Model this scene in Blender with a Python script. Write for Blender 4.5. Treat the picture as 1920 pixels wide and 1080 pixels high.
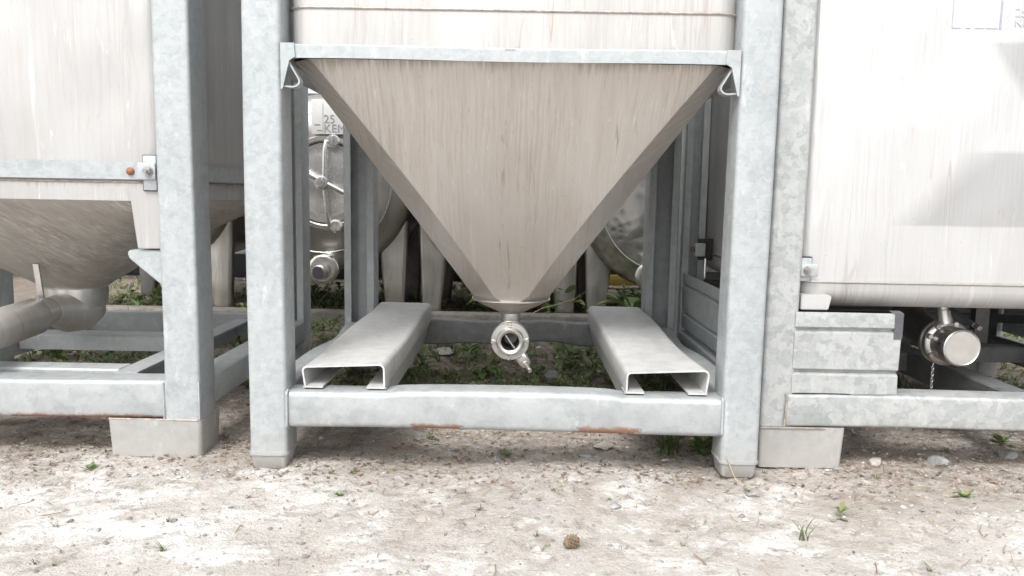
import bpy, bmesh, math, random
import numpy as np
from mathutils import Vector, Matrix, noise
R = math.radians
scene = bpy.context.scene
for o in list(bpy.data.objects):
    bpy.data.objects.remove(o)
col = scene.collection

# ------------------------------------------------------------------ camera
cd = bpy.data.cameras.new("camera")
cd.sensor_fit = 'HORIZONTAL'; cd.sensor_width = 36.0; cd.lens = 27.66
cd.clip_start = 0.02; cd.clip_end = 1500
cam = bpy.data.objects.new("camera", cd); col.objects.link(cam); scene.camera = cam
PITCH, YAW, ROLL = 0.1172, -0.0046, 0.0178
fw = Vector((math.sin(YAW) * math.cos(PITCH), math.cos(YAW) * math.cos(PITCH), -math.sin(PITCH)))
rt = fw.cross(Vector((0, 0, 1))).normalized(); up = rt.cross(fw)
r2 = rt * math.cos(ROLL) + up * math.sin(ROLL); u2 = up * math.cos(ROLL) - rt * math.sin(ROLL)
M3 = Matrix((r2, u2, -fw)).transposed()
cam.matrix_world = Matrix.Translation((0.0211, -1.7941, 0.6556)) @ M3.to_4x4()

# ------------------------------------------------------------------ light
SUN_EL, SUN_AZ = R(53), R(199)          # azimuth clockwise from +Y (behind the camera, a little left)
w = bpy.data.worlds.new("World"); scene.world = w; w.use_nodes = True
nt = w.node_tree; nt.nodes.clear()
sky = nt.nodes.new('ShaderNodeTexSky'); sky.sky_type = 'NISHITA'; sky.sun_disc = False
sky.sun_elevation = SUN_EL; sky.sun_rotation = SUN_AZ
sky.air_density = 1.0; sky.dust_density = 4.0; sky.ozone_density = 1.0
hs = nt.nodes.new('ShaderNodeHueSaturation'); hs.inputs['Saturation'].default_value = 0.16
bg = nt.nodes.new('ShaderNodeBackground'); bg.inputs['Strength'].default_value = 0.15
wo = nt.nodes.new('ShaderNodeOutputWorld')
nt.links.new(sky.outputs[0], hs.inputs['Color']); nt.links.new(hs.outputs[0], bg.inputs[0]); nt.links.new(bg.outputs[0], wo.inputs[0])
sl = bpy.data.lights.new("sun", 'SUN'); sl.energy = 0.95; sl.angle = R(16); sl.color = (1.0, 0.975, 0.94)
so = bpy.data.objects.new("sun", sl); col.objects.link(so)
sd = Vector((math.sin(SUN_AZ) * math.cos(SUN_EL), math.cos(SUN_AZ) * math.cos(SUN_EL), math.sin(SUN_EL)))
so.rotation_euler = sd.to_track_quat('Z', 'Y').to_euler(); so.location = sd * 20
scene.view_settings.view_transform = 'Standard'; scene.view_settings.look = 'None'
scene.view_settings.exposure = 1.03; scene.view_settings.gamma = 1.0
scene.cycles.max_bounces = 8; scene.cycles.glossy_bounces = 5; scene.cycles.diffuse_bounces = 4

# ------------------------------------------------------------------ materials
class N:
    """small node helper"""
    def __init__(s, name):
        s.m = bpy.data.materials.new(name); s.m.use_nodes = True
        s.t = s.m.node_tree; s.t.nodes.clear()
        s.out = s.t.nodes.new('ShaderNodeOutputMaterial'); s.b = s.t.nodes.new('ShaderNodeBsdfPrincipled')
        s.t.links.new(s.b.outputs[0], s.out.inputs[0])
    def n(s, typ, **kw):
        x = s.t.nodes.new(typ)
        for k, v in kw.items():
            if k.startswith('_'): setattr(x, k[1:], v)
        return x
    def put(s, sock, v):
        if hasattr(v, 'is_output') or isinstance(v, bpy.types.NodeSocket): s.t.links.new(v, sock)
        else: sock.default_value = v
    def set(s, **kw):
        for k, v in kw.items(): s.put(s.b.inputs[k.replace('_', ' ')], v)
    def coords(s, rnd=True):
        tc = s.n('ShaderNodeTexCoord')
        if not rnd: return tc.outputs['Object']
        oi = s.n('ShaderNodeObjectInfo')
        mu = s.math('MULTIPLY', oi.outputs['Random'], 37.0)
        va = s.n('ShaderNodeVectorMath', _operation='ADD')
        s.t.links.new(tc.outputs['Object'], va.inputs[0]); s.t.links.new(mu, va.inputs[1])
        return va.outputs[0]
    def math(s, op, a, b=0.0, clamp=False):
        x = s.n('ShaderNodeMath', _operation=op, _use_clamp=clamp); s.put(x.inputs[0], a); s.put(x.inputs[1], b); return x.outputs[0]
    def scale(s, v, sc):
        x = s.n('ShaderNodeVectorMath', _operation='MULTIPLY'); s.put(x.inputs[0], v); x.inputs[1].default_value = sc; return x.outputs[0]
    def noise(s, v, sc, det=4.0, rough=0.55, dist=0.0):
        x = s.n('ShaderNodeTexNoise'); s.put(x.inputs['Vector'], v); x.inputs['Scale'].default_value = sc
        x.inputs['Detail'].default_value = det; x.inputs['Roughness'].default_value = rough; x.inputs['Distortion'].default_value = dist
        return x.outputs['Fac']
    def noisec(s, v, sc, det=2.0):
        x = s.n('ShaderNodeTexNoise'); s.put(x.inputs['Vector'], v); x.inputs['Scale'].default_value = sc; x.inputs['Detail'].default_value = det
        return x.outputs['Color']
    def voro(s, v, sc, feat='F1', out='Color'):
        x = s.n('ShaderNodeTexVoronoi', _feature=feat); s.put(x.inputs['Vector'], v); x.inputs['Scale'].default_value = sc
        return x.outputs[out]
    def ramp(s, f, pts, interp='LINEAR'):
        x = s.n('ShaderNodeValToRGB'); x.color_ramp.interpolation = interp
        e = x.color_ramp.elements
        while len(e) < len(pts): e.new(0.5)
        for i, (p, c) in enumerate(pts):
            e[i].position = p; e[i].color = (c, c, c, 1) if not hasattr(c, '__len__') else (*c[:3], 1)
        s.put(x.inputs[0], f); return x.outputs[0]
    def mix(s, f, a, b, mode='MIX'):
        x = s.n('ShaderNodeMix', _data_type='RGBA', _blend_type=mode)
        s.put(x.inputs[0], f)
        for i, v in ((6, a), (7, b)):
            s.put(x.inputs[i], (*v, 1) if isinstance(v, tuple) and len(v) == 3 else v)
        return x.outputs[2]
    def bump(s, h, strength=0.2, dist=0.01, nrm=None):
        x = s.n('ShaderNodeBump'); x.inputs['Strength'].default_value = strength; x.inputs['Distance'].default_value = dist
        s.put(x.inputs['Height'], h)
        if nrm is not None: s.put(x.inputs['Normal'], nrm)
        return x.outputs[0]
    def sep(s, v):
        x = s.n('ShaderNodeSeparateXYZ'); s.put(x.inputs[0], v); return x.outputs

def galv(name, light, dark, spangle=0.35, rough=0.5, metal=0.35, rust=None, spscale=30):
    k = N(name); v = k.coords()
    wob = k.n('ShaderNodeVectorMath', _operation='MULTIPLY_ADD')
    k.put(wob.inputs[0], k.noisec(v, 55)); wob.inputs[1].default_value = (0.022,) * 3; k.put(wob.inputs[2], v)
    wob2 = k.n('ShaderNodeVectorMath', _operation='MULTIPLY_ADD')
    k.put(wob2.inputs[0], k.noisec(v, 160)); wob2.inputs[1].default_value = (0.012,) * 3; k.put(wob2.inputs[2], wob.outputs[0])
    cl1 = k.ramp(k.voro(wob2.outputs[0], spscale), [(0.28, 0.0), (0.62, 1.0)]); cl2 = k.ramp(k.voro(wob2.outputs[0], spscale * 2.7), [(0.25, 0.0), (0.65, 1.0)])
    cell = k.math('ADD', k.math('MULTIPLY', cl1, 0.7), k.math('MULTIPLY', cl2, 0.3))
    big = k.ramp(k.math('ADD', k.math('MULTIPLY', k.noise(v, 6, 3, 0.6), 0.35), k.math('MULTIPLY', k.noise(v, 34, 6, 0.72), 0.65)), [(0.38, 0.0), (0.62, 1.0)])
    f = k.math('ADD', k.math('MULTIPLY', cell, spangle), k.math('MULTIPLY', big, 1 - spangle))
    c = k.mix(f, dark, light)
    # white bloom and grey handling scuffs
    bloom = k.ramp(k.noise(k.scale(v, (1, 1, 0.35)), 24, 6, 0.7), [(0.60, 0.0), (0.74, 1.0)])
    c = k.mix(k.math('MULTIPLY', bloom, 0.6), c, (0.64, 0.65, 0.65))
    sc = k.ramp(k.noise(k.scale(v, (1, 1, 5)), 21, 6, 0.78, 1.2), [(0.61, 0.0), (0.72, 1.0)])
    c = k.mix(k.math('MULTIPLY', sc, 0.5), c, (0.20, 0.20, 0.19))
    dots = k.ramp(k.noise(v, 130, 3, 0.6), [(0.68, 0.0), (0.76, 1.0)])
    c = k.mix(k.math('MULTIPLY', dots, 0.4), c, (0.22, 0.21, 0.195))
    stain = k.ramp(k.noise(k.scale(v, (1, 1, 0.16)), 26, 4, 0.6), [(0.64, 0.0), (0.82, 1.0)])
    c = k.mix(k.math('MULTIPLY', stain, 0.5), c, (0.40, 0.33, 0.24))
    # dust rising from the ground on the lowest decimetre (real dirt)
    tc = k.coords(False); z = k.sep(tc)[2]
    splash = k.math('MULTIPLY', k.ramp(k.math('ADD', z, k.math('MULTIPLY', k.noise(v, 20, 4), 0.08)), [(0.05, 1.0), (0.14, 0.0)]), 0.55)
    c = k.mix(splash, c, (0.40, 0.385, 0.36))
    if rust:
        z0, x1, x2 = rust
        X = k.sep(tc)[0]
        band = k.ramp(k.math('ADD', z, k.math('MULTIPLY', k.noise(v, 45, 5, 0.7), 0.024)), [(0.0, 1.0), (z0 + 0.023, 1.0), (z0 + 0.029, 0.0)])
        ff = None
        for (a, b) in (x1, x2):
            d = k.math('ABSOLUTE', k.math('SUBTRACT', X, (a + b) / 2))
            g = k.ramp(k.math('SUBTRACT', k.math('DIVIDE', d, (b - a) / 2), k.math('MULTIPLY', k.math('SUBTRACT', k.noise(v, 40, 5, 0.7), 0.5), 1.8)), [(0.85, 1.0), (1.3, 0.0)])
            ff = g if ff is None else k.math('MAXIMUM', ff, g)
        c = k.mix(k.math('MULTIPLY', k.math('MULTIPLY', band, ff), 0.9), c, (0.26, 0.13, 0.075))
    k.set(Base_Color=c, Metallic=metal)
    k.set(Roughness=k.math('ADD', rough - 0.1, k.math('MULTIPLY', big, 0.2)))
    h = k.math('ADD', k.math('MULTIPLY', k.noise(v, 60, 4), 0.6), k.math('MULTIPLY', k.noise(v, 6, 2), 4.0))
    k.set(Normal=k.bump(h, 0.22, 0.004))
    return k.m

def steel(name, base, streak, tan, amt=0.5, rough=0.4, metal=0.9, drip=None, diag=0.0, bumpy=0.02, freq=1.0, reflections=()):
    k = N(name); v = k.coords(False)
    s = k.sep(v)
    if diag:
        cmb = k.n('ShaderNodeCombineXYZ')
        k.put(cmb.inputs[0], k.math('ADD', s[0], k.math('MULTIPLY', s[2], diag))); k.put(cmb.inputs[1], k.math('MULTIPLY', s[1], 0.25)); k.put(cmb.inputs[2], k.math('MULTIPLY', s[2], 0.15))
        sv = cmb.outputs[0]
    else:
        wb = k.n('ShaderNodeVectorMath', _operation='MULTIPLY_ADD')
        k.put(wb.inputs[0], k.noisec(v, 3)); wb.inputs[1].default_value = (0.03, 0.03, 0); k.put(wb.inputs[2], k.scale(v, (1, 1, 0.05)))
        ge = k.n('ShaderNodeNewGeometry'); gn = k.sep(ge.outputs['Normal'])
        side = k.math('GREATER_THAN', k.math('ABSOLUTE', gn[0]), k.math('ABSOLUTE', gn[1]))
        ws = k.sep(wb.outputs[0])
        mx = k.n('ShaderNodeMix', _data_type='FLOAT'); k.put(mx.inputs[0], side); k.put(mx.inputs[2], ws[0]); k.put(mx.inputs[3], ws[1])
        cc = k.n('ShaderNodeCombineXYZ'); k.put(cc.inputs[0], mx.outputs[0]); k.put(cc.inputs[1], k.math('MULTIPLY', side, 3.7)); k.put(cc.inputs[2], ws[2])
        sv = cc.outputs[0]
    a = k.ramp(k.noise(sv, 16 * freq, 5, 0.65), [(0.36, 0.0), (0.7, 1.0)])
    b = k.ramp(k.noise(sv, 85 * freq, 5, 0.75), [(0.46, 0.0), (0.68, 1.0)])
    big = k.noise(k.scale(v, (1, 1, 0.5)), 4, 3)
    vary = k.ramp(k.noise(k.scale(v, (1, 1, 0.35)), 5.5, 4, 0.6), [(0.36, 0.15), (0.64, 1.25)])
    c = k.mix(k.math('MULTIPLY', k.math('MULTIPLY', a, amt), vary, True), base, tan)
    c = k.mix(k.math('MULTIPLY', k.math('MULTIPLY', b, k.ramp(big, [(0.4, 0.15), (0.62, 1.0)])), amt), c, streak)
    lt = k.ramp(k.noise(sv, 38 * freq, 3, 0.6), [(0.60, 0.0), (0.72, 1.0)])
    c = k.mix(k.math('MULTIPLY', lt, amt * 0.6), c, (0.80, 0.78, 0.75))
    if not diag:
        for fq, wd, colr, am, off in ((9, 0.0032, (0.26, 0.19, 0.14), 0.8, 0.0), (14, 0.0035, (0.80, 0.78, 0.75), 0.7, 5.0), (21, 0.005, (0.36, 0.27, 0.20), 0.6, 9.0)):
            sh = k.n('ShaderNodeVectorMath', _operation='ADD'); k.put(sh.inputs[0], sv); sh.inputs[1].default_value = (off, off, off)
            hl = k.math('LESS_THAN', k.math('ABSOLUTE', k.math('SUBTRACT', k.noise(sh.outputs[0], fq * freq, 3, 0.5), 0.5)), wd)
            br = k.ramp(k.noise(k.scale(v, (6, 6, 2.2)), 1.6 + off, 3), [(0.48, 0.0), (0.62, 1.0)])
            c = k.mix(k.math('MULTIPLY', k.math('MULTIPLY', hl, br), am * amt), c, colr)
    sp = k.ramp(k.noise(v, 150, 2, 0.5), [(0.735, 0.0), (0.76, 1.0)])
    c = k.mix(k.math('MULTIPLY', sp, 0.4), c, (0.16, 0.13, 0.11))
    if drip:     # dirt that runs down from a ledge: (z of the ledge, length)
        z0, ln = drip
        dz = k.math('SUBTRACT', z0, s[2])
        reach = k.math('MULTIPLY', k.ramp(k.noise(k.scale(sv, (1, 1, 0.2)), 95, 5, 0.75), [(0.38, 0.12), (0.78, 1.0)]), k.math('MULTIPLY', k.ramp(k.noise(k.scale(v, (1, 1, 0)), 6, 3), [(0.35, 0.25), (0.65, 1.3)]), ln))
        m = k.math('MULTIPLY', k.math('DIVIDE', k.math('SUBTRACT', reach, dz), 0.022, True), k.math('GREATER_THAN', dz, -0.002))
        fade = k.math('MULTIPLY', m, k.math('MULTIPLY', k.math('SUBTRACT', 1.0, k.math('DIVIDE', dz, ln), True), 0.55))
        c = k.mix(fade, c, (0.20, 0.155, 0.115))
    for (z0, z1, xa, za, slope, soft) in reflections:      # front wall's reflections, painted into the colour as soft-edged grey patches
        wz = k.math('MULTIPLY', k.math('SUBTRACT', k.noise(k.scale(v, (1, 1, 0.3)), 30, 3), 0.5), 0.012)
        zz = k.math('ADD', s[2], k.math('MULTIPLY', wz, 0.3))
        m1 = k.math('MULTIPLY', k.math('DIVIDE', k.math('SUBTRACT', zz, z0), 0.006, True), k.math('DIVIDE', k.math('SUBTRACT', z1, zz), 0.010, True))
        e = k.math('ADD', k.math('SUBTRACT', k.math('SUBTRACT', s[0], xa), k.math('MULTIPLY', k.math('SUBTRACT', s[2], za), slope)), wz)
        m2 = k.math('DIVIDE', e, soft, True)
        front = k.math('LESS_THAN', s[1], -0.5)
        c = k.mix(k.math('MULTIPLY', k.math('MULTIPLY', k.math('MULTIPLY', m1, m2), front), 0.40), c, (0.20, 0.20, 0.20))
    k.set(Base_Color=c, Metallic=metal)
    k.set(Roughness=k.math('ADD', rough, k.math('MULTIPLY', k.math('ADD', a, b), 0.10)))
    h = k.math('ADD', k.math('MULTIPLY', k.noise(sv, 120, 2), 0.12), k.math('MULTIPLY', k.noise(k.scale(v, (1, 1, 0.6)), 3.2, 2), 6.0))
    k.set(Normal=k.bump(h, 0.3, bumpy))
    return k.m

def plain(name, c, rough=0.5, metal=0.0, var=0.25, sc=30, bump=0.15, dist=0.003):
    k = N(name); v = k.coords()
    f = k.noise(v, sc, 5, 0.65)
    k.set(Base_Color=k.mix(k.ramp(f, [(0.3, 0.0), (0.7, 1.0)]), tuple(x * (1 - var) for x in c), tuple(min(1, x * (1 + var)) for x in c)), Metallic=metal)
    k.set(Roughness=k.math('ADD', rough - 0.08, k.math('MULTIPLY', f, 0.16)))
    k.set(Normal=k.bump(k.noise(v, sc * 2.3, 4), bump, dist))
    return k.m

GALV = galv("galvanised_steel", (0.43, 0.452, 0.458), (0.30, 0.327, 0.337), 0.42, 0.55, 0.25, None, 85)
GALV_DULL = galv("galvanised_dull", (0.44, 0.465, 0.465), (0.32, 0.345, 0.35), 0.4, 0.58, 0.25, None, 40)
GALV_SPANGLE = galv("galvanised_spangle", (0.46, 0.47, 0.465), (0.30, 0.32, 0.32), 0.7, 0.52, 0.3, None, 52)
GALV_BEAM = galv("galvanised_beam", (0.43, 0.449, 0.453), (0.305, 0.328, 0.333), 0.4, 0.52, 0.3, (0.103, (-0.225, -0.10), (0.17, 0.32)))
GALV_BEAM_RUSTY = galv("galvanised_beam_rust_edge", (0.43, 0.449, 0.453), (0.305, 0.328, 0.333), 0.4, 0.52, 0.3, (0.090, (0.10, 0.50), (-0.4, -0.2)))
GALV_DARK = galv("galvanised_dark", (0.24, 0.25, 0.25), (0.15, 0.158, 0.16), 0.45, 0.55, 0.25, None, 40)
GALV_FOOT = galv("galvanised_foot", (0.42, 0.42, 0.41), (0.31, 0.312, 0.305), 0.2, 0.62, 0.15)
GALV_POCKET = galv("galvanised_pocket", (0.60, 0.60, 0.585), (0.44, 0.445, 0.44), 0.3, 0.58, 0.15)
SHELL = steel("stainless_shell", (0.44, 0.433, 0.424), (0.28, 0.25, 0.222), (0.385, 0.368, 0.35), 0.55, 0.48, 0.3)
HOPPER = steel("stainless_hopper", (0.64, 0.606, 0.57), (0.43, 0.345, 0.275), (0.545, 0.49, 0.44), 0.58, 0.42, 0.62, (0.957, 0.06), 0, 0.003, 1.7)
CONE = steel("stainless_cone", (0.58, 0.54, 0.495), (0.88, 0.84, 0.79), (0.38, 0.335, 0.29), 0.95, 0.38, 0.5, None, 0.8, 0.015, 1.6)
SHELL_L = steel("stainless_shell_dusty", (0.395, 0.392, 0.387), (0.29, 0.278, 0.265), (0.36, 0.353, 0.343), 0.4, 0.48, 0.28, (0.672, 0.05))
SHELL_R = steel("stainless_shell_bright", (0.50, 0.499, 0.496), (0.36, 0.353, 0.343), (0.455, 0.452, 0.446), 0.38, 0.44, 0.4, None, 0, 0.02, 1.0, ((0.597, 0.784, 0.915 - 1.227, 0.597, 0.97, 0.09), (0.80, 1.040, 1.118 - 1.227, 1.040, -0.72, 0.03)))  # last tuples place the angular reflections painted into the wall colour
FITTING = plain("stainless_fitting", (0.66, 0.645, 0.62), 0.33, 0.95, 0.08, 40, 0.08)
FITTING_DARK = plain("stainless_bore", (0.17, 0.165, 0.16), 0.4, 0.7, 0.15)
POLISHED = plain("stainless_polished", (0.70, 0.69, 0.675), 0.27, 0.88, 0.05, 12, 0.0)
TANKB = steel("stainless_round_tank", (0.47, 0.455, 0.435), (0.42, 0.38, 0.34), (0.55, 0.52, 0.49), 0.35, 0.27, 0.9)
WELD = plain("weld_bead", (0.36, 0.315, 0.28), 0.55, 0.4, 0.35, 60, 0.6)
RUBBER = plain("black_rubber", (0.035, 0.036, 0.038), 0.7, 0, 0.3, 40)
TAPE = plain("grey_black_tape", (0.085, 0.088, 0.10), 0.55, 0, 0.2, 20, 0.4, 0.006)
RUST = plain("rusty_bolt", (0.27, 0.115, 0.06), 0.8, 0.1, 0.4, 80, 0.4)
BOLT = plain("bolt_steel", (0.36, 0.35, 0.34), 0.4, 0.8, 0.3, 60, 0.2)
PLATE = plain("white_plate", (0.60, 0.60, 0.59), 0.45, 0, 0.04, 20, 0.05)
INK = plain("grey_ink", (0.26, 0.26, 0.27), 0.6, 0, 0.1)
INK_PALE = plain("faded_ink", (0.50, 0.50, 0.50), 0.6, 0, 0.12)
BLUE = plain("faded_blue_print", (0.33, 0.33, 0.42), 0.6, 0, 0.2, 70)
NAVY = plain("navy_paint", (0.022, 0.030, 0.042), 0.55, 0, 0.3, 8)
YELLOW = plain("yellow_paint", (0.20, 0.14, 0.025), 0.5, 0, 0.25, 20)
PALE_RAIL = plain("pale_rail_paint", (0.42, 0.45, 0.47), 0.4, 0.2, 0.15)
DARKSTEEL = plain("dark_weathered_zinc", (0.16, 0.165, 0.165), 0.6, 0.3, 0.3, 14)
CONCRETE = plain("kerb_concrete", (0.20, 0.185, 0.165), 0.9, 0, 0.3, 25, 0.6, 0.01)

def dimple_mat():   # planished, hammered looking stainless end
    k = N("stainless_dimpled"); v = k.coords(False)
    d = k.voro(v, 26, 'SMOOTH_F1', 'Distance')
    f = k.noise(v, 14, 3)
    k.set(Base_Color=k.mix(k.ramp(d, [(0.2, 0.0), (0.6, 1.0)]), (0.42, 0.415, 0.40), (0.62, 0.61, 0.59)), Metallic=0.9)
    k.set(Roughness=k.math('ADD', 0.26, k.math('MULTIPLY', f, 0.1)))
    k.set(Normal=k.bump(d, 0.35, 0.012)); return k.m
DIMPLE = dimple_mat()

def island(name, pts, rough=0.8, trans=0.0):
    k = N(name); g = k.n('ShaderNodeNewGeometry')
    c = k.ramp(g.outputs['Random Per Island'], pts)
    v = k.coords(False)
    c = k.mix(k.math('MULTIPLY', k.ramp(k.noise(v, 160, 3), [(0.35, 0.0), (0.65, 1.0)]), 0.35), c, (0.10, 0.085, 0.065))
    k.set(Base_Color=c, Roughness=rough)
    if trans:
        k.b.inputs['Transmission Weight'].default_value = 0
        tr = k.n('ShaderNodeBsdfTranslucent'); k.put(tr.inputs[0], c)
        mx = k.n('ShaderNodeMixShader'); mx.inputs[0].default_value = trans
        k.t.links.new(k.b.outputs[0], mx.inputs[1]); k.t.links.new(tr.outputs[0], mx.inputs[2]); k.t.links.new(mx.outputs[0], k.out.inputs[0])
    return k.m
LEAF = island("weed_leaf", [(0.0, (0.10, 0.18, 0.048)), (0.5, (0.165, 0.265, 0.08)), (0.85, (0.23, 0.30, 0.11)), (1.0, (0.30, 0.25, 0.13))], 0.6, 0.25)
GRASSM = island("grass_blade", [(0.0, (0.06, 0.12, 0.03)), (0.6, (0.11, 0.16, 0.05)), (0.85, (0.24, 0.22, 0.11)), (1.0, (0.36, 0.30, 0.18))], 0.7, 0.2)
STRAW = island("dry_straw", [(0.0, (0.30, 0.23, 0.14)), (0.5, (0.46, 0.38, 0.26)), (1.0, (0.22, 0.12, 0.065))], 0.8, 0.1)
LITTER = island("leaf_litter", [(0.0, (0.16, 0.11, 0.075)), (0.5, (0.29, 0.215, 0.155)), (0.85, (0.44, 0.375, 0.31)), (1.0, (0.58, 0.54, 0.50))], 0.9)
PEBBLE = island("gravel_stone", [(0.0, (0.20, 0.195, 0.19)), (0.4, (0.32, 0.305, 0.29)), (0.75, (0.42, 0.405, 0.385)), (1.0, (0.58, 0.565, 0.545))], 0.85)
STONE = plain("grey_stone", (0.30, 0.30, 0.30), 0.85, 0, 0.25, 35, 0.5, 0.01)
STONE_WARM = plain("pale_stone", (0.38, 0.35, 0.31), 0.85, 0, 0.25, 35, 0.5, 0.01)
CONEM = plain("pine_cone_scale", (0.20, 0.15, 0.10), 0.8, 0, 0.4, 90)
DEADLEAF = plain("grey_dead_leaf", (0.40, 0.37, 0.33), 0.85, 0, 0.25, 40, 0.4)

def ground_mat():
    k = N("pale_crushed_ground"); v = k.coords(False); s = k.sep(v)
    n1 = k.noise(v, 1.7, 6, 0.62); n2 = k.noise(v, 7.5, 6, 0.68); n3 = k.noise(v, 31, 9, 0.72); n4 = k.noise(v, 190, 3, 0.7)
    chalk = k.ramp(k.math('ADD', k.math('MULTIPLY', n2, 0.55), k.math('MULTIPLY', n3, 0.45)), [(0.38, (0.27, 0.238, 0.205)), (0.47, (0.50, 0.465, 0.43)), (0.57, (0.80, 0.78, 0.755))])
    grit = k.ramp(n4, [(0.32, (0.22, 0.195, 0.17)), (0.48, (0.60, 0.57, 0.535)), (0.68, (0.84, 0.82, 0.80))])
    c = k.mix(0.26, chalk, grit)
    pale = k.ramp(k.math('ADD', k.math('MULTIPLY', k.noise(k.scale(v, (1.0, 1.6, 1)), 4.6, 6, 0.7), 0.7), k.math('MULTIPLY', n3, 0.3)), [(0.495, 0.0), (0.55, 1.0)])
    c = k.mix(k.math('MULTIPLY', pale, 0.72), c, (0.81, 0.80, 0.785))
    greys = k.ramp(k.noise(v, 3.1, 5, 0.6), [(0.52, 0.0), (0.66, 1.0)])
    c = k.mix(k.math('MULTIPLY', greys, 0.35), c, (0.58, 0.57, 0.56))
    # brown humus: under and around the frames, streaky patches in front
    yy = k.math('ADD', s[1], k.math('MULTIPLY', k.math('SUBTRACT', n1, 0.5), 0.9))
    yy = k.math('ADD', yy, k.math('MULTIPLY', k.math('SUBTRACT', n2, 0.5), 0.7))
    yy = k.math('ADD', yy, k.math('MULTIPLY', k.math('SUBTRACT', n3, 0.5), 0.45))
    rx = k.math('MULTIPLY', k.ramp(k.math('MULTIPLY', s[0], 0.5), [(0.2, 0.0), (0.62, 1.0)]), 0.22)
    yy = k.math('ADD', yy, rx)
    soil = k.ramp(k.math('ADD', k.math('MULTIPLY', yy, 0.5), 0.5), [(0.42, 0.0), (0.64, 0.70)])
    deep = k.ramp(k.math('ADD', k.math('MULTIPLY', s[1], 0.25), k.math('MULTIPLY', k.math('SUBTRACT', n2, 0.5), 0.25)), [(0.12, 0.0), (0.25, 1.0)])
    patch = k.math('MULTIPLY', k.ramp(k.math('ADD', k.math('MULTIPLY', n2, 0.5), k.math('MULTIPLY', n3, 0.5)), [(0.46, 0.0), (0.56, 1.0)]), k.ramp(n1, [(0.40, 0.15), (0.56, 1.0)]))
    sc = k.ramp(n3, [(0.34, (0.165, 0.135, 0.108)), (0.5, (0.33, 0.282, 0.236)), (0.64, (0.58, 0.53, 0.475))])
    rusty = k.mix(k.ramp(k.noise(v, 9, 4, 0.6), [(0.5, 0.0), (0.68, 0.6)]), sc, (0.24, 0.135, 0.075))
    c = k.mix(k.math('MULTIPLY', patch, 0.75), c, (0.28, 0.236, 0.19))
    c = k.mix(soil, c, rusty)
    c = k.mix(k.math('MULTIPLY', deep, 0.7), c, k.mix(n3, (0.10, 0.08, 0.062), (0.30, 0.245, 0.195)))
    k.set(Base_Color=c, Roughness=0.95)
    k.b.inputs['Specular IOR Level'].default_value = 0.2
    h = k.math('ADD', k.math('MULTIPLY', n3, 1.0), k.math('MULTIPLY', n4, 0.35))
    k.set(Normal=k.bump(h, 0.8, 0.02))
    return k.m
GROUND = ground_mat()

# ------------------------------------------------------------------ mesh helpers
def rrect(x0, x1, y0, y1, r, n=4):
    """rounded rectangle, counter clockwise"""
    pts = []
    for cx, cy, a0 in ((x1 - r, y1 - r, 0), (x0 + r, y1 - r, 90), (x0 + r, y0 + r, 180), (x1 - r, y0 + r, 270)):
        for i in range(n + 1):
            a = R(a0 + 90 * i / n); pts.append((cx + r * math.cos(a), cy + r * math.sin(a)))
    return pts

def ribbon(pl, t):
    """closed outline of a sheet of thickness t following the polyline"""
    L, Rr = [], []
    for i, p in enumerate(pl):
        d = []
        if i > 0: d.append((Vector(p) - Vector(pl[i - 1])).normalized())
        if i < len(pl) - 1: d.append((Vector(pl[i + 1]) - Vector(p)).normalized())
        m = sum(d, Vector((0, 0))).normalized(); nn = Vector((-m.y, m.x))
        k = 1.0 / max(0.4, nn.dot(Vector((-d[0].y, d[0].x))))
        L.append(Vector(p) + nn * t / 2 * k); Rr.append(Vector(p) - nn * t / 2 * k)
    return [tuple(q) for q in L + Rr[::-1]]

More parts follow.
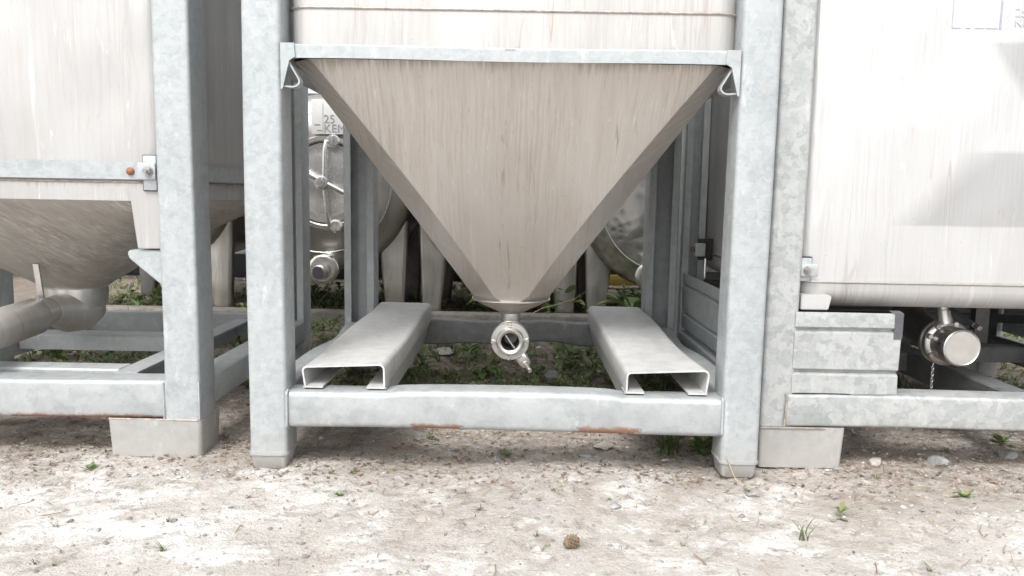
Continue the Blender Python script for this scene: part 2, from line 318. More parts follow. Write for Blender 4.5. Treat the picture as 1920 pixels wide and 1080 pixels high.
class MB:
    def __init__(s): s.bm = bmesh.new()
    def add(s, tmp):
        me = bpy.data.meshes.new("tmp"); tmp.to_mesh(me); tmp.free(); s.bm.from_mesh(me); bpy.data.meshes.remove(me); return s
    def box(s, x0, x1, y0, y1, z0, z1, bev=0.003, seg=2):
        t = bmesh.new(); bmesh.ops.create_cube(t, size=1)
        for v in t.verts: v.co = Vector(((x0 + x1) / 2 + v.co.x * (x1 - x0), (y0 + y1) / 2 + v.co.y * (y1 - y0), (z0 + z1) / 2 + v.co.z * (z1 - z0)))
        if bev: bmesh.ops.bevel(t, geom=t.edges[:], offset=bev, segments=seg, affect='EDGES', profile=0.5)
        return s.add(t)
    def loft(s, rings, cap0=True, cap1=True):
        t = bmesh.new(); vs = [[t.verts.new(p) for p in r] for r in rings]; n = len(rings[0])
        for a, b in zip(vs, vs[1:]):
            for i in range(n): t.faces.new((a[i], a[(i + 1) % n], b[(i + 1) % n], b[i]))
        if cap0: t.faces.new(vs[0][::-1])
        if cap1: t.faces.new(vs[-1])
        bmesh.ops.recalc_face_normals(t, faces=t.faces[:]); return s.add(t)
    def prism(s, prof, axis, a0, a1, wob=None, n=1):
        """extrude a 2D outline along an axis; wob(t, u, v) may bend it"""
        rings = []
        for k in range(n + 1):
            a = a0 + (a1 - a0) * k / n; r = []
            for (u, v) in prof:
                if wob: u, v = wob(k / n, u, v)
                r.append({'x': (a, u, v), 'y': (u, a, v), 'z': (u, v, a)}[axis])
            rings.append(r)
        return s.loft(rings)
    def tube(s, path, r, seg=14, caps=True):
        path = [Vector(p) for p in path]; rs = r if hasattr(r, '__len__') else [r] * len(path); rings = []
        ref = None
        for i, p in enumerate(path):
            d = (path[min(i + 1, len(path) - 1)] - path[max(i - 1, 0)]).normalized()
            if ref is None:
                ref = d.orthogonal().normalized()
            ref = (ref - d * ref.dot(d)).normalized(); b = d.cross(ref)
            rings.append([p + (ref * math.cos(2 * math.pi * k / seg) + b * math.sin(2 * math.pi * k / seg)) * rs[i] for k in range(seg)])
        return s.loft(rings, caps, caps)
    def lathe(s, prof, loc, axis, seg=40, caps=True):
        """prof: (radius, distance along axis)"""
        ax = Vector(axis).normalized(); u = ax.orthogonal().normalized(); v = ax.cross(u); loc = Vector(loc)
        rings = [[loc + ax * h + (u * math.cos(2 * math.pi * k / seg) + v * math.sin(2 * math.pi * k / seg)) * max(r, 1e-4) for k in range(seg)] for r, h in prof]
        return s.loft(rings, caps, caps)
    def hexa(s, c, axis, r, h): return s.lathe([(r * 0.92, 0), (r, h * 0.15), (r, h * 0.85), (r * 0.9, h)], c, axis, 6)
    def poly(s, pts, axis, a0, a1, bev=0.0):
        s2 = MB(); s2.prism(pts, axis, a0, a1)
        if bev: bmesh.ops.bevel(s2.bm, geom=s2.bm.edges[:], offset=bev, segments=2, affect='EDGES')
        return s.add(s2.bm)
    def build(s, name, mat, parent=None, smooth=35):
        me = bpy.data.meshes.new(name)
        off = Vector((0, 0, 0)); p = parent
        while p is not None: off += p.location; p = p.parent
        for v in s.bm.verts: v.co -= off
        s.bm.to_mesh(me); s.bm.free()
        me.materials.append(mat)
        if smooth:
            me.shade_smooth(); me.set_sharp_from_angle(angle=R(smooth))
        o = bpy.data.objects.new(name, me); col.objects.link(o)
        if parent is not None: o.parent = parent
        return o

def tag(o, label=None, cat=None, group=None, kind=None):
    if label: o['label'] = label
    if cat: o['category'] = cat
    if group: o['group'] = group
    if kind: o['kind'] = kind
    return o
def empty(name, loc, label, cat, group=None):
    o = bpy.data.objects.new(name, None); col.objects.link(o); o.location = loc; o.empty_display_size = 0.1
    return tag(o, label, cat, group)
def text(body, size, loc, mat, name, parent, thick=0.0006):
    cu = bpy.data.curves.new("txt", 'FONT'); cu.body = body; cu.size = size; cu.extrude = thick
    t = bpy.data.objects.new("txt", cu); col.objects.link(t)
    bpy.context.view_layer.update()
    me = bpy.data.meshes.new_from_object(t.evaluated_get(bpy.context.evaluated_depsgraph_get()))
    bpy.data.objects.remove(t)
    bm = bmesh.new(); bm.from_mesh(me); bm.transform(Matrix.Translation(loc) @ Matrix.Rotation(R(90), 4, 'X'))
    mb = MB(); mb.bm.free(); mb.bm = bm
    return mb.build(name, mat, parent, 0)

def sq(cx, cy, half, r, z, n=6):
    return [(x, y, z) for x, y in rrect(cx - half, cx + half, cy - half, cy + half, r, n)]

def chamfer(cx, cy, half, r, z):
    """square with flat cut corners, each bend softened by a pair of close points"""
    e = min(0.006, r * 0.2); h = half; P = []
    for sx, sy, fl in ((1, 1, 0), (-1, 1, 1), (-1, -1, 0), (1, -1, 1)):
        a = [(h, h - r - e), (h - e * 0.25, h - r + e * 0.5), (h - r + e * 0.5, h - e * 0.25), (h - r - e, h)]
        if fl: a = a[::-1]
        P += [(cx + sx * u, cy + sy * v, z) for u, v in a]
    return P

# ------------------------------------------------------------------ parts shared by the containers
ZT = 1.95
def front_post(root, x0, x1, y0, y1, z0, mat, r=0.0105, name="post"):
    m = MB()
    m.prism(rrect(x0, x1, y0, y1, r), 'z', z0, ZT, lambda t, u, v: (u + 0.0012 * math.sin(t * 9 + x0 * 7), v + 0.001 * math.sin(t * 13)), 10)
    return m.build(name, mat, root)
def tapered_foot(parent, x0, x1, y0, y1, z0, z1, t=0.007):
    m = MB()
    a = [(x, y, z1) for x, y in rrect(x0, x1, y0, y1, 0.012)]
    mid = [(x, y, z1 - 0.006) for x, y in rrect(x0 + 0.001, x1 - 0.001, y0 + 0.001, y1 - 0.001, 0.012)]
    b = [(x, y, z0 + 0.004) for x, y in rrect(x0 + t * 0.9, x1 - t * 0.9, y0 + t, y1 - t, 0.01)]
    c = [(x, y, z0) for x, y in rrect(x0 + t + 0.004, x1 - t - 0.004, y0 + t + 0.004, y1 - t - 0.004, 0.008)]
    m.loft([a, mid, b, c]); f = m.build("foot", GALV_FOOT, parent)
    wb = MB()
    ring = [(x, y) for x, y in rrect(x0 - 0.0015, x1 + 0.0015, y0 - 0.0015, y1 + 0.0015, 0.013)]
    return f
def channel_post(root, x0, x1, y0, y1, z0, mat, foot=True):
    """folded rear upright: a lipped channel open towards the front"""
    lip = 0.026; t = 0.004; w_ = x1 - x0
    pl = [(x0 + lip, y0 + 0.002), (x0 + 0.004, y0 + 0.002), (x0 + 0.002, y0 + 0.006), (x0 + 0.002, y1 - 0.005), (x0 + 0.006, y1 - 0.002), (x1 - 0.006, y1 - 0.002),
          (x1 - 0.002, y1 - 0.005), (x1 - 0.002, y0 + 0.006), (x1 - 0.004, y0 + 0.002), (x1 - lip, y0 + 0.002)]
    m = MB(); m.prism(ribbon(pl, t), 'z', z0, ZT)
    p = m.build("post", mat, root)
    if foot: tapered_foot(p, x0, x1, y0 + 0.004, y1, 0.0, z0 - 0.0005)
    return p
def beam(root, name, axis, a0, a1, u0, u1, z0, z1, mat, r=0.012, wob=None, n=1):
    m = MB(); m.prism(rrect(u0, u1, z0, z1, r), axis, a0, a1, wob, n); return m.build(name, mat, root)
def angle_beam(root, name, axis, a0, a1, u0, u1, z0, z1, mat, side=1, t=0.006):
    """angle section: flat flange on top and one web"""
    pl = [(u0, z1 - t / 2), (u1 - t, z1 - t / 2), (u1 - t / 2, z1 - t), (u1 - t / 2, z0)] if side > 0 else [(u1, z1 - t / 2), (u0 + t, z1 - t / 2), (u0 + t / 2, z1 - t), (u0 + t / 2, z0)]
    m = MB(); m.prism(ribbon(pl, t), axis, a0, a1); return m.build(name, mat, root)
def corrugated(root, name, axis, a0, a1, u, out, z0, z1, mat):
    """guard sheet with two horizontal grooves; u is the sheet's plane, out the direction it faces"""
    h = z1 - z0; d = 0.012 * out
    zs = [(0, 1), (0.215, 1), (0.235, 0.55), (0.25, 0.0), (0.275, 0.0), (0.29, 0.55), (0.31, 1), (0.735, 1), (0.755, 0.55), (0.77, 0.0), (0.795, 0.0), (0.81, 0.55), (0.83, 1), (0.97, 1), (1.0, 0.9)]
    pl = [(u + d * f, z0 + h * q) for q, f in zs]
    m = MB(); m.prism(ribbon(pl, 0.004), axis, a0, a1, lambda t, a, b: (a + 0.0016 * math.sin(t * 7 + b * 30), b), 10); return m.build(name, mat, root)

def weld(parent, pts, r=0.0035, mat=None, seed=0):
    """a lumpy bead laid along a joint"""
    P = []
    for a, b in zip(pts, pts[1:]):
        a, b = Vector(a), Vector(b); n_ = max(2, int((b - a).length / 0.004))
        P += [a + (b - a) * i / n_ for i in range(n_)]
    P.append(Vector(pts[-1]))
    rs = [r * (0.75 + 0.5 * abs(math.sin(i * 1.7 + seed)) * (0.6 + 0.4 * noise.noise(Vector((i * 0.37, seed, 0))))) for i in range(len(P))]
    MB().tube(P, rs, 8).build("weld_seam", mat or GALV, parent, 60)

# =================================================================== setting: the ground
def hgt(x, y):
    p = Vector((x, y, 0))
    h = 0.010 * noise.noise(p * 2.3) + 0.006 * noise.noise(p * 7.1 + Vector((3, 1, 0))) + 0.004 * noise.noise(p * 19 + Vector((0, 5, 2))) + 0.0025 * noise.noise(p * 47)
    if y < -0.1: h *= 0.85
    for x0, x1, y0, y1 in ((-0.6, -0.511, 0, 0.09), (0.511, 0.6, 0, 0.09), (-0.98, -0.742, 0.075, 0.2), (0.627, 0.835, 0.087, 0.21)):
        d = math.hypot(max(x0 - x, 0, x - x1), max(y0 - y, 0, y - y1))
        if d < 0.15: h += 0.007 * math.exp(-(d / 0.03) ** 2) * (0.5 + noise.noise(p * 23))
    return h - 0.004
def axis_steps(a, b, st, far, g=1.35):
    xs = list(np.arange(a, b + 1e-6, st)); s_ = st; x = b
    hi = []
    while x < far: s_ *= g; x += s_; hi.append(x)
    s_ = st; x = a; lo = []
    while x > -far: s_ *= g; x -= s_; lo.append(x)
    return lo[::-1] + xs + hi
gx = axis_steps(-2.5, 2.5, 0.013, 400); gy = axis_steps(-1.1, 2.3, 0.013, 400)
verts = []
for y in gy:
    for x in gx:
        near = -4 < x < 4 and -3 < y < 5
        verts.append((x, y, hgt(x, y) if near else -0.004))
nx = len(gx)
faces = [(j * nx + i, j * nx + i + 1, (j + 1) * nx + i + 1, (j + 1) * nx + i) for j in range(len(gy) - 1) for i in range(nx - 1)]
me = bpy.data.meshes.new("ground"); me.from_pydata(verts, [], faces); me.materials.append(GROUND); me.shade_smooth()
g = bpy.data.objects.new("ground", me); col.objects.link(g); tag(g, kind='structure')
m = MB(); m.box(-7, 7, 2.20, 2.31, -0.05, 0.045, 0.012); tag(m.build("kerb", CONCRETE), kind='structure')

# =================================================================== the middle hopper container
C = empty("hopper_container", (0, 0.55, 0), "middle stainless hopper container with funnel bottom above two galvanised fork pockets", "container")
for x0, x1 in ((-0.6, -0.511), (0.511, 0.6)):
    p = front_post(C, x0, x1, 0, 0.09, 0.042, GALV)
    f = tapered_foot(p, x0, x1, 0, 0.09, 0.0, 0.0415)
    m = MB(); m.lathe([(0, 0)], (0, 0, 0), (0, 0, 1)) if False else None
    prof = rrect(x0 - 0.002, x1 + 0.002, -0.002, 0.092, 0.015)
    m.loft([[(a, b, 0.036) for a, b in prof], [(a * 1 + (0.0012 if a < (x0 + x1) / 2 else -0.0012) * -1, b, 0.040) for a, b in prof], [(a, b, 0.044) for a, b in prof]])
    m.build("weld_seam", GALV, p)
for x0, x1 in ((-0.6, -0.49), (0.49, 0.6)):
    channel_post(C, x0, x1, 1.03, 1.12, 0.04, GALV_DULL)
def dent_front(t, u, v):      # a hollow in the top edge between the pockets and a slightly bowed lower edge
    x = -0.511 + 1.022 * t
    e = max(0, 1 - (x / 0.27) ** 2) ** 0.35 if abs(x) < 0.27 else 0
    if v > 0.15: v += 0.006 * e - 0.002 * (1 - e)
    else: v += 0.003 * math.sin(t * 5) - 0.0015
    if u < 0.04: u += 0.003 + 0.0015 * math.sin(t * 11)
    return u, v
beam(C, "front_beam", 'x', -0.5105, 0.5105, 0.002, 0.088, 0.103, 0.192, GALV_BEAM, 0.014, dent_front, 48)
def dent_rear(t, u, v):
    x = -0.49 + 0.98 * t
    if v > 0.15: v += -0.006 * math.exp(-((x - 0.07) / 0.03) ** 2) + 0.004 * math.sin(x * 17)
    else: v += 0.010 * max(0, math.sin((x + 0.05) * 9)) - 0.004 * math.cos(x * 23)
    return u, v
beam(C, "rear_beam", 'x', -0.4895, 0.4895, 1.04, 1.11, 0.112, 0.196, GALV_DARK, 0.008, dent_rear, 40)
for s_ in (-1, 1):
    def dent_side(t, u, v, s_=s_):
        b = math.exp(-((t - 0.72) / 0.18) ** 2)
        return u - s_ * 0.012 * b * (v > 0.15), v - 0.012 * b * (v > 0.15)
    a, b_ = sorted((s_ * 0.522, s_ * 0.592))
    beam(C, "side_beam", 'y', 0.0905, 1.0295, a, b_, 0.106, 0.190, GALV_DULL, 0.010, dent_side, 26)
for cx in (-0.380, 0.382):
    h = 0.096; z0, z1 = 0.1965, 0.2515
    pl = [(cx - h + 0.044, z0), (cx - h + 0.004, z0), (cx - h + 0.002, z0 + 0.003)]
    for i in range(6):
        a = R(180 - 18 * i); pl.append((cx - h + 0.014 + 0.012 * math.cos(a), z1 - 0.014 + 0.012 * math.sin(a)))
    for i in range(6):
        a = R(90 - 18 * i); pl.append((cx + h - 0.014 + 0.012 * math.cos(a), z1 - 0.014 + 0.012 * math.sin(a)))
    pl += [(cx + h - 0.002, z0 + 0.003), (cx + h - 0.004, z0), (cx + h - 0.044, z0)]
    m = MB()
    def buckle(t, u, v, cx=cx):
        k = (u - cx) / 0.096
        s1 = math.sin(t * 6.3 + cx * 5)
        e = math.exp(-t * 9)
        u2_ = u + 0.003 * s1 * (v > z0 + 0.01) + e * 0.002 * (1 if k > 0 else -1) * (abs(k) > 0.8) * (v > z0 + 0.02)
        v2_ = v + (0.0045 * math.sin(t * 8 + k * 2.5) - 0.004 * e * (1 - k * k) + (0.010 * t if cx < 0 else 0.009 * t)) * (v > z0 + 0.02)
        return u2_, v2_
    m.prism(ribbon(pl, 0.0042), 'y', 0.028, 1.058, buckle, 30)
    pk = m.build("fork_pocket", GALV_POCKET, C, 40)
    s_ = 1 if cx < 0 else -1      # sloping gusset at the foot of the inner wall
    xi = cx + s_ * (h + 0.001)
    xi = cx + s_ * (h - 0.0065); m = MB(); m.prism(ribbon([(xi, 0.1945), (xi - s_ * 0.020, 0.116)], 0.004), 'y', 0.0895, 1.038); m.build("lower_wall", GALV_DULL, pk)  # duller, darker zinc puts the down-facing wall's shade into its colour
for s_ in (-1, 1):
    weld(C, [(s_ * 0.5105, 0.012, 0.192), (s_ * 0.5105, 0.002, 0.186), (s_ * 0.5105, 0.001, 0.108), (s_ * 0.5105, 0.012, 0.102)], 0.0035, GALV, s_)
    for cx in (-0.380, 0.382): weld(C, [(cx + s_ * 0.096, 0.030, 0.1955), (cx + s_ * 0.0955, 0.090, 0.1945)], 0.003, GALV, cx + s_)
# shell, funnel
m = MB(); CX, CY = 0.006, 0.555
m.loft([sq(CX, CY, 0.40, 0.10, 1.90), sq(CX, CY, 0.49, 0.06, 1.86), sq(CX, CY, 0.512, 0.045, 1.80), sq(CX, CY, 0.512, 0.045, 0.958)], True, False)
tank = m.build("tank_shell", SHELL, C)
m = MB()
m.loft([sq(CX, CY, 0.5145, 0.046, 1.0725), sq(CX, CY, 0.5155, 0.047, 1.070), sq(CX, CY, 0.5145, 0.046, 1.0675)], False, False)
m.build("weld_seam", WELD, tank)
m = MB(); rings = []
for i in range(13):
    t = i / 12; z = 0.957 + (0.368 - 0.957) * t
    half = 0.511 + (0.118 - 0.511) * t; rr = 0.050 + 0.026 * math.sin(t * 2.2)
    rings.append(chamfer(CX + 0.002 * t, CY, half, min(rr, half * 0.7), z))
for z, half, k in ((0.360, 0.116, 0.70), (0.352, 0.112, 0.80)):
    rings.append(chamfer(CX + 0.002, CY, half, half * k, z))
m.loft(rings, True, False)
hop = m.build("funnel", HOPPER, C, 24)
m = MB()
m.loft([sq(0.008, CY, h_, h_ * k_, z) for h_, k_, z in ((0.1125, 0.8, 0.3535), (0.1165, 0.8, 0.3515), (0.1165, 0.8, 0.3485), (0.1125, 0.82, 0.346))], True, True)
m.build("weld_seam", FITTING, hop)
m = MB()
m.loft([sq(0.008, CY, h_, h_ * k_, z) for h_, k_, z in ((0.1115, 0.82, 0.347), (0.085, 0.88, 0.331), (0.050, 0.96, 0.314), (0.0285, 0.99, 0.304))], True, True)
m.build("outlet_cone", HOPPER, C, 50)
# rail round the shell
m = MB()
m.prism(ribbon([(0.040, 0.979), (0.0065, 0.979), (0.0035, 0.976), (0.0035, 0.951)], 0.0055), 'x', -0.5105, 0.5105, lambda t, u, v: (u, v + 0.0012 * math.sin(t * 9)), 16)
rail = m.build("top_rail", GALV, C)
for s_ in (-1, 1):
    m = MB()
    pts = [(s_ * 0.5105, 0.983), (s_ * 0.480, 0.983), (s_ * 0.478, 0.953), (s_ * 0.491, 0.945), (s_ * 0.5065, 0.884), (s_ * 0.5105, 0.882)]
    m.poly(pts if s_ < 0 else pts[::-1], 'y', -0.0035, 0.0015); m.build("corner_bracket", GALV, rail)
    m = MB()
    pl = [(s_ * 0.5085, 0.890), (s_ * 0.486, 0.888), (s_ * 0.477, 0.8905), (s_ * 0.471, 0.897), (s_ * 0.4715, 0.904), (s_ * 0.496, 0.946)]
    m.prism(ribbon(pl, 0.0034), 'y', 0.003, 0.030); m.build("side_rail", GALV, rail)
    m = MB(); a, b_ = sorted((s_ * 0.517, s_ * 0.590)); m.prism(rrect(a, b_, 0.952, 0.981, 0.004), 'y', 0.0905, 1.0295)
    m.build("side_rail", GALV_DULL, rail)
m = MB(); m.box(-0.489, 0.489, 1.071, 1.115, 0.951, 0.981); m.build("rear_rail", GALV_DULL, rail)
for bx in ((-0.511, 0.511, 0.01, 0.08, 1.86, 1.94), (-0.49, 0.49, 1.04, 1.11, 1.86, 1.94)): MB().box(*bx).build("upper_beam", GALV, C)
m = MB()
for i in range(9):
    m.box(-0.003 + i * 0.0026 - 0.009, -0.0015 + i * 0.0026 - 0.009, -0.0005, 0.0012, 0.9755 + 0.001 * ((i * 7) % 3 - 1), 0.9775, 0)
m.build("stamp_mark", INK, rail, 0)
# outlet pipe and butterfly valve
m = MB()
path = [(0.008, CY, 0.306), (0.008, CY, 0.275)] + [(0.008, CY - 0.035 + 0.035 * math.cos(R(a)), 0.272 - 0.036 * math.sin(R(a))) for a in range(10, 91, 16)] + [(0.008, 0.485, 0.236)]
m.tube(path, 0.0275, 24, False); m.build("outlet_pipe", FITTING, C)
VC = Vector((0.008, 0.452, 0.236))
m = MB()
m.lathe([(0.0265, 0.030), (0.0265, -0.012), (0.030, -0.014), (0.0375, -0.014), (0.0395, -0.012), (0.0395, -0.002), (0.0415, 0.0), (0.0545, 0.0), (0.056, 0.002), (0.056, 0.012), (0.053, 0.014), (0.053, 0.020), (0.055, 0.021), (0.055, 0.031), (0.030, 0.033)], VC, (0, 1, 0), 56, False)
val = m.build("valve", FITTING, C)
m = MB(); m.lathe([(0.0325, -0.0148), (0.0335, -0.0155), (0.0365, -0.0155), (0.0372, -0.0148)], VC, (0, 1, 0), 48, False); m.build("rim", POLISHED, val)
m = MB(); m.lathe([(0.0255, -0.013), (0.0255, 0.05), (0.02, 0.066), (0.0, 0.068)], VC, (0, 1, 0), 40, False); m.build("bore", FITTING_DARK, val)
bar = Vector((math.cos(R(-55)), 0, math.sin(R(-55)))); nrm = bar.cross(Vector((0, 1, 0))).normalized()
m = MB(); m.lathe([(0.0240, -0.0012), (0.0247, 0), (0.0240, 0.0012)], VC + Vector((0, 0.014, 0)), nrm, 36); m.tube([VC + Vector((0, -0.009, 0)) - bar * 0.0235, VC + Vector((0, -0.009, 0)) + bar * 0.0235], 0.0030, 10)
m.build("valve_disc", POLISHED, val)
for a in (92, 184, 2, 265):
    m = MB(); c_ = VC + Vector((math.cos(R(a)) * 0.0495, 0.0, math.sin(R(a)) * 0.0495)); m.lathe([(0.007, 0.001), (0.007, -0.0035), (0.0055, -0.006)], c_, (0, 1, 0), 16)
    m.build("bolt", FITTING, val)
hd = Vector((math.cos(R(-55)), 0, math.sin(R(-55)))); hn = Vector((-hd.z, 0, hd.x))
m = MB(); H0 = VC + hd * 0.053 + Vector((0, 0.010, 0))
rg = []
for d_, w_, th in ((0.0, 0.017, 0.012), (0.005, 0.0185, 0.013), (0.026, 0.0165, 0.012), (0.036, 0.0135, 0.009)):
    rg.append([H0 + hd * d_ + hn * (w_ * x) + Vector((0, th * y, 0)) for x, y in rrect(-1, 1, -1, 1, 0.55, 3)])
m.loft(rg)
m.tube([H0 + hd * 0.022 + Vector((0, -0.012, 0)), H0 + hd * 0.052 + Vector((0, -0.012, 0))], 0.0062, 12)
m.tube([H0 + hd * 0.047 + Vector((0, -0.012, 0)), H0 + hd * 0.050 + Vector((0, -0.024, 0))], 0.0058, 12)
m.build("handle", FITTING, val)
m = MB(); m.box(H0.x - 0.0095, H0.x + 0.0055, H0.y - 0.0160, H0.y - 0.0125, H0.z - 0.0022, H0.z + 0.0002, 0)
bmesh.ops.rotate(m.bm, verts=m.bm.verts[:], cent=H0, matrix=Matrix.Rotation(R(-35), 3, 'Y')); m.build("slot", FITTING_DARK, val)

# =================================================================== the left tank container
LX, LY = -1.345, 0.63
L = empty("tank_container", (LX, LY, 0), "left container with a strapped square tank over a wide shallow cone and elbow pipe", "container")
XL, XR = LX - 0.6, LX + 0.6
for x0, x1 in ((XL, XL + 0.087), (XR - 0.087, XR)):
    front_post(L, x0, x1, 0.075, 0.178, 0.094, GALV, 0.009)
for s_ in (-1, 1):
    m = MB(); xo = LX + s_ * 0.603; xi = LX + s_ * 0.372
    a, b_ = sorted((xo, xi))
    top = [(x, y, 0.0935) for x, y in rrect(a, b_, 0.074, 0.205, 0.012)]; bot = [(x, y, 0.0) for x, y in rrect(a + 0.004, b_ - 0.004, 0.079, 0.200, 0.012)]
    m.loft([top, bot]); m.build("foot", GALV_FOOT, L)
    a, b_ = sorted((LX + s_ * 0.6, LX + s_ * 0.515))
    channel_post(L, a, b_, 1.03, 1.125, 0.09, GALV_DULL)
    # shelf bracket welded to the uprights carries the tank leg
    for yy in (0.10, 1.06):
        m = MB()
        pts = [(LX + s_ * 0.5125, 0.508), (LX + s_ * 0.427, 0.508), (LX + s_ * 0.425, 0.494), (LX + s_ * 0.433, 0.484), (LX + s_ * 0.5125, 0.418)]
        m.poly(pts if s_ < 0 else pts[::-1], 'y', yy, yy + 0.06, 0.003); m.build("shelf_bracket", GALV, L)
        m = MB(); hw = [(LX + s_ * 0.509, 0.655), (LX + s_ * 0.437, 0.655), (LX + s_ * 0.453, 0.512), (LX + s_ * 0.509, 0.512)]
        m.poly(hw if s_ < 0 else hw[::-1], 'y', yy - 0.004, yy + 0.05, 0.002); m.build("tank_leg", SHELL_L, L)
    a, b_ = sorted((LX + s_ * 0.6, LX + s_ * 0.527)); beam(L, "side_beam", 'y', 0.1785, 1.0295, a, b_, 0.112, 0.190, GALV_DULL, 0.008)
beam(L, "front_beam", 'x', XL + 0.0875, XR - 0.0875, 0.079, 0.165, 0.096, 0.190, GALV_BEAM_RUSTY, 0.01, lambda t, u, v: (u + 0.002 * math.sin(t * 9), v + 0.002 * math.sin(t * 7)), 24)
m = MB(); m.box(XR - 0.0885, XR - 0.0002, 0.0765, 0.0795, 0.0945, 0.1900, 0.001); m.build("corner_plate", GALV, L)
m = MB(); m.prism(ribbon([(1.085, 0.203), (1.050, 0.203), (1.045, 0.199), (1.045, 0.128)], 0.006), 'x', XL + 0.0855, XR - 0.0855); m.build("rear_beam", GALV_DULL, L)
angle_beam(L, "cross_beam", 'x', LX - 0.218, LX + 0.34, 0.675, 0.755, 0.140, 0.1895, GALV_DULL, -1)
for u0, side in ((LX + 0.345, 1), (LX - 0.285, -1)):
    angle_beam(L, "fork_rail", 'y', 0.1655, 1.0415, u0, u0 + 0.062, 0.120, 0.192, GALV, -1 if side > 0 else 1)
angle_beam(L, "cross_beam", 'x', LX - 0.218, LX + 0.34, 0.20, 0.27, 0.150, 0.1895, GALV_DULL, -1)
m = MB()
m.loft([sq(LX, LY, 0.40, 0.10, 1.90), sq(LX, LY, 0.49, 0.06, 1.86), sq(LX, LY, 0.512, 0.04, 1.80), sq(LX, LY, 0.512, 0.04, 0.626)], True, False)
lt = m.build("tank_shell", SHELL_L, L)
m = MB(); m.loft([sq(LX, LY, 0.5135, 0.0415, 0.675), sq(LX, LY, 0.5155, 0.043, 0.672), sq(LX, LY, 0.5135, 0.0415, 0.669)], False, False); m.build("weld_seam", WELD, lt)
m = MB(); rings = []
for i in range(11):
    t = i / 10; half = 0.511 + (0.088 - 0.511) * t
    rings.append(sq(LX, LY, half, half * (0.14 + 0.84 * t ** 1.6), 0.6255 + (0.352 - 0.6255) * t + 0.012 * math.sin(math.pi * t)))
m.loft(rings, True, True); m.build("cone_bottom", CONE, L, 50)
m = MB(); m.loft([sq(LX, LY, 0.520, 0.046, 0.7205), sq(LX, LY, 0.520, 0.046, 0.6775), sq(LX, LY, 0.5135, 0.041, 0.6775), sq(LX, LY, 0.5135, 0.041, 0.7205), sq(LX, LY, 0.520, 0.046, 0.7205)], False, False)
st = m.build("strap", GALV, L)
for s_ in (-1, 1):
    m = MB(); a, b_ = sorted((LX + s_ * 0.472, LX + s_ * 0.508)); m.box(a, b_, 0.093, 0.1165, 0.650, 0.736, 0.002); m.build("rubber_pad", RUBBER, L)
    m = MB(); a, b_ = sorted((LX + s_ * 0.476, LX + s_ * 0.508)); m.box(a, b_, 0.087, 0.0925, 0.652, 0.734, 0.002); cl = m.build("clamp_plate", GALV, L)
    m = MB(); a, b_ = sorted((LX + s_ * 0.465, LX + s_ * 0.508)); m.box(a, b_, 0.081, 0.0865, 0.677, 0.717, 0.002); m.build("clamp_tab", GALV, cl)
    m = MB(); bc = (LX + s_ * 0.492, 0.0805, 0.697); m.lathe([(0.012, 0), (0.012, 0.002)], bc, (0, -1, 0), 20); m.hexa((bc[0], 0.0785, 0.697), (0, -1, 0), 0.0095, 0.008); m.tube([(bc[0], 0.0705, 0.697), (bc[0], 0.060, 0.697)], 0.0052, 12)
    m.build("clamp_bolt", BOLT, cl)
    xo = LX + s_ * 0.5205
    for yb_ in (0.33, 1.0): MB().hexa((xo, yb_, 0.697), (s_, 0, 0), 0.0085, 0.010).build("strap_bolt", BOLT, st)
m = MB(); m.lathe([(0.0095, 0), (0.0095, 0.003), (0.006, 0.007), (0.001, 0.009)], (LX + 0.436, 0.1095, 0.697), (0, -1, 0), 18); m.build("rusty_rivet", RUST, st)['label'] = "rust orange bolt head on the strap"
# outlet, elbow and pipe towards the viewer
m = MB(); m.lathe([(0.0885, 0), (0.0885, -0.030), (0.0845, -0.06)], (LX, LY, 0.353), (0, 0, 1), 40); m.lathe([(0.090, 0.003), (0.0915, 0), (0.090, -0.003)], (LX, LY, 0.353), (0, 0, 1), 40)
m.build("outlet_collar", FITTING, L)
PIPEM = steel("stainless_pipe", (0.60, 0.585, 0.565), (0.40, 0.37, 0.34), (0.52, 0.495, 0.47), 0.5, 0.36, 0.6)
m = MB(); el = [(LX, LY, 0.296)] + [(LX, LY - 0.10 * (1 - math.cos(R(a))), 0.300 - 0.0 - 0.030 * math.sin(R(a))) for a in (20, 40, 60, 80)]
m.tube([(LX, LY + 0.004, 0.300), (LX, LY - 0.02, 0.285), (LX, LY - 0.06, 0.281), (LX, LY - 0.11, 0.289), (LX, LY - 0.15, 0.294)], [0.084, 0.078, 0.064, 0.049, 0.040], 32)
m.build("elbow", PIPEM, L)
m = MB(); m.tube([(LX, LY - 0.148, 0.294), (LX, 0.425, 0.291), (LX, 0.420, 0.291), (LX, 0.408, 0.290), (LX, 0.06, 0.272), (LX, 0.05, 0.272)], [0.039, 0.037, 0.045, 0.052, 0.053, 0.048], 32); m.build("outlet_pipe", PIPEM, L)
m = MB(); m.lathe([(0.0395, -0.004), (0.042, 0), (0.0395, 0.004)], (LX, LY - 0.15, 0.294), (0, 1, 0), 32, False); m.build("weld_seam", FITTING, L)
m = MB(); m.prism(ribbon([(0.430, 0.340), (0.412, 0.440)], 0.006), 'x', LX + 0.002, LX + 0.018); m.build("stay", FITTING, L)
for bx in ((XL + 0.09, XR - 0.09, 0.09, 0.16, 1.86, 1.94), (XL + 0.09, XR - 0.09, 1.05, 1.12, 1.86, 1.94)): MB().box(*bx).build("upper_beam", GALV, L)

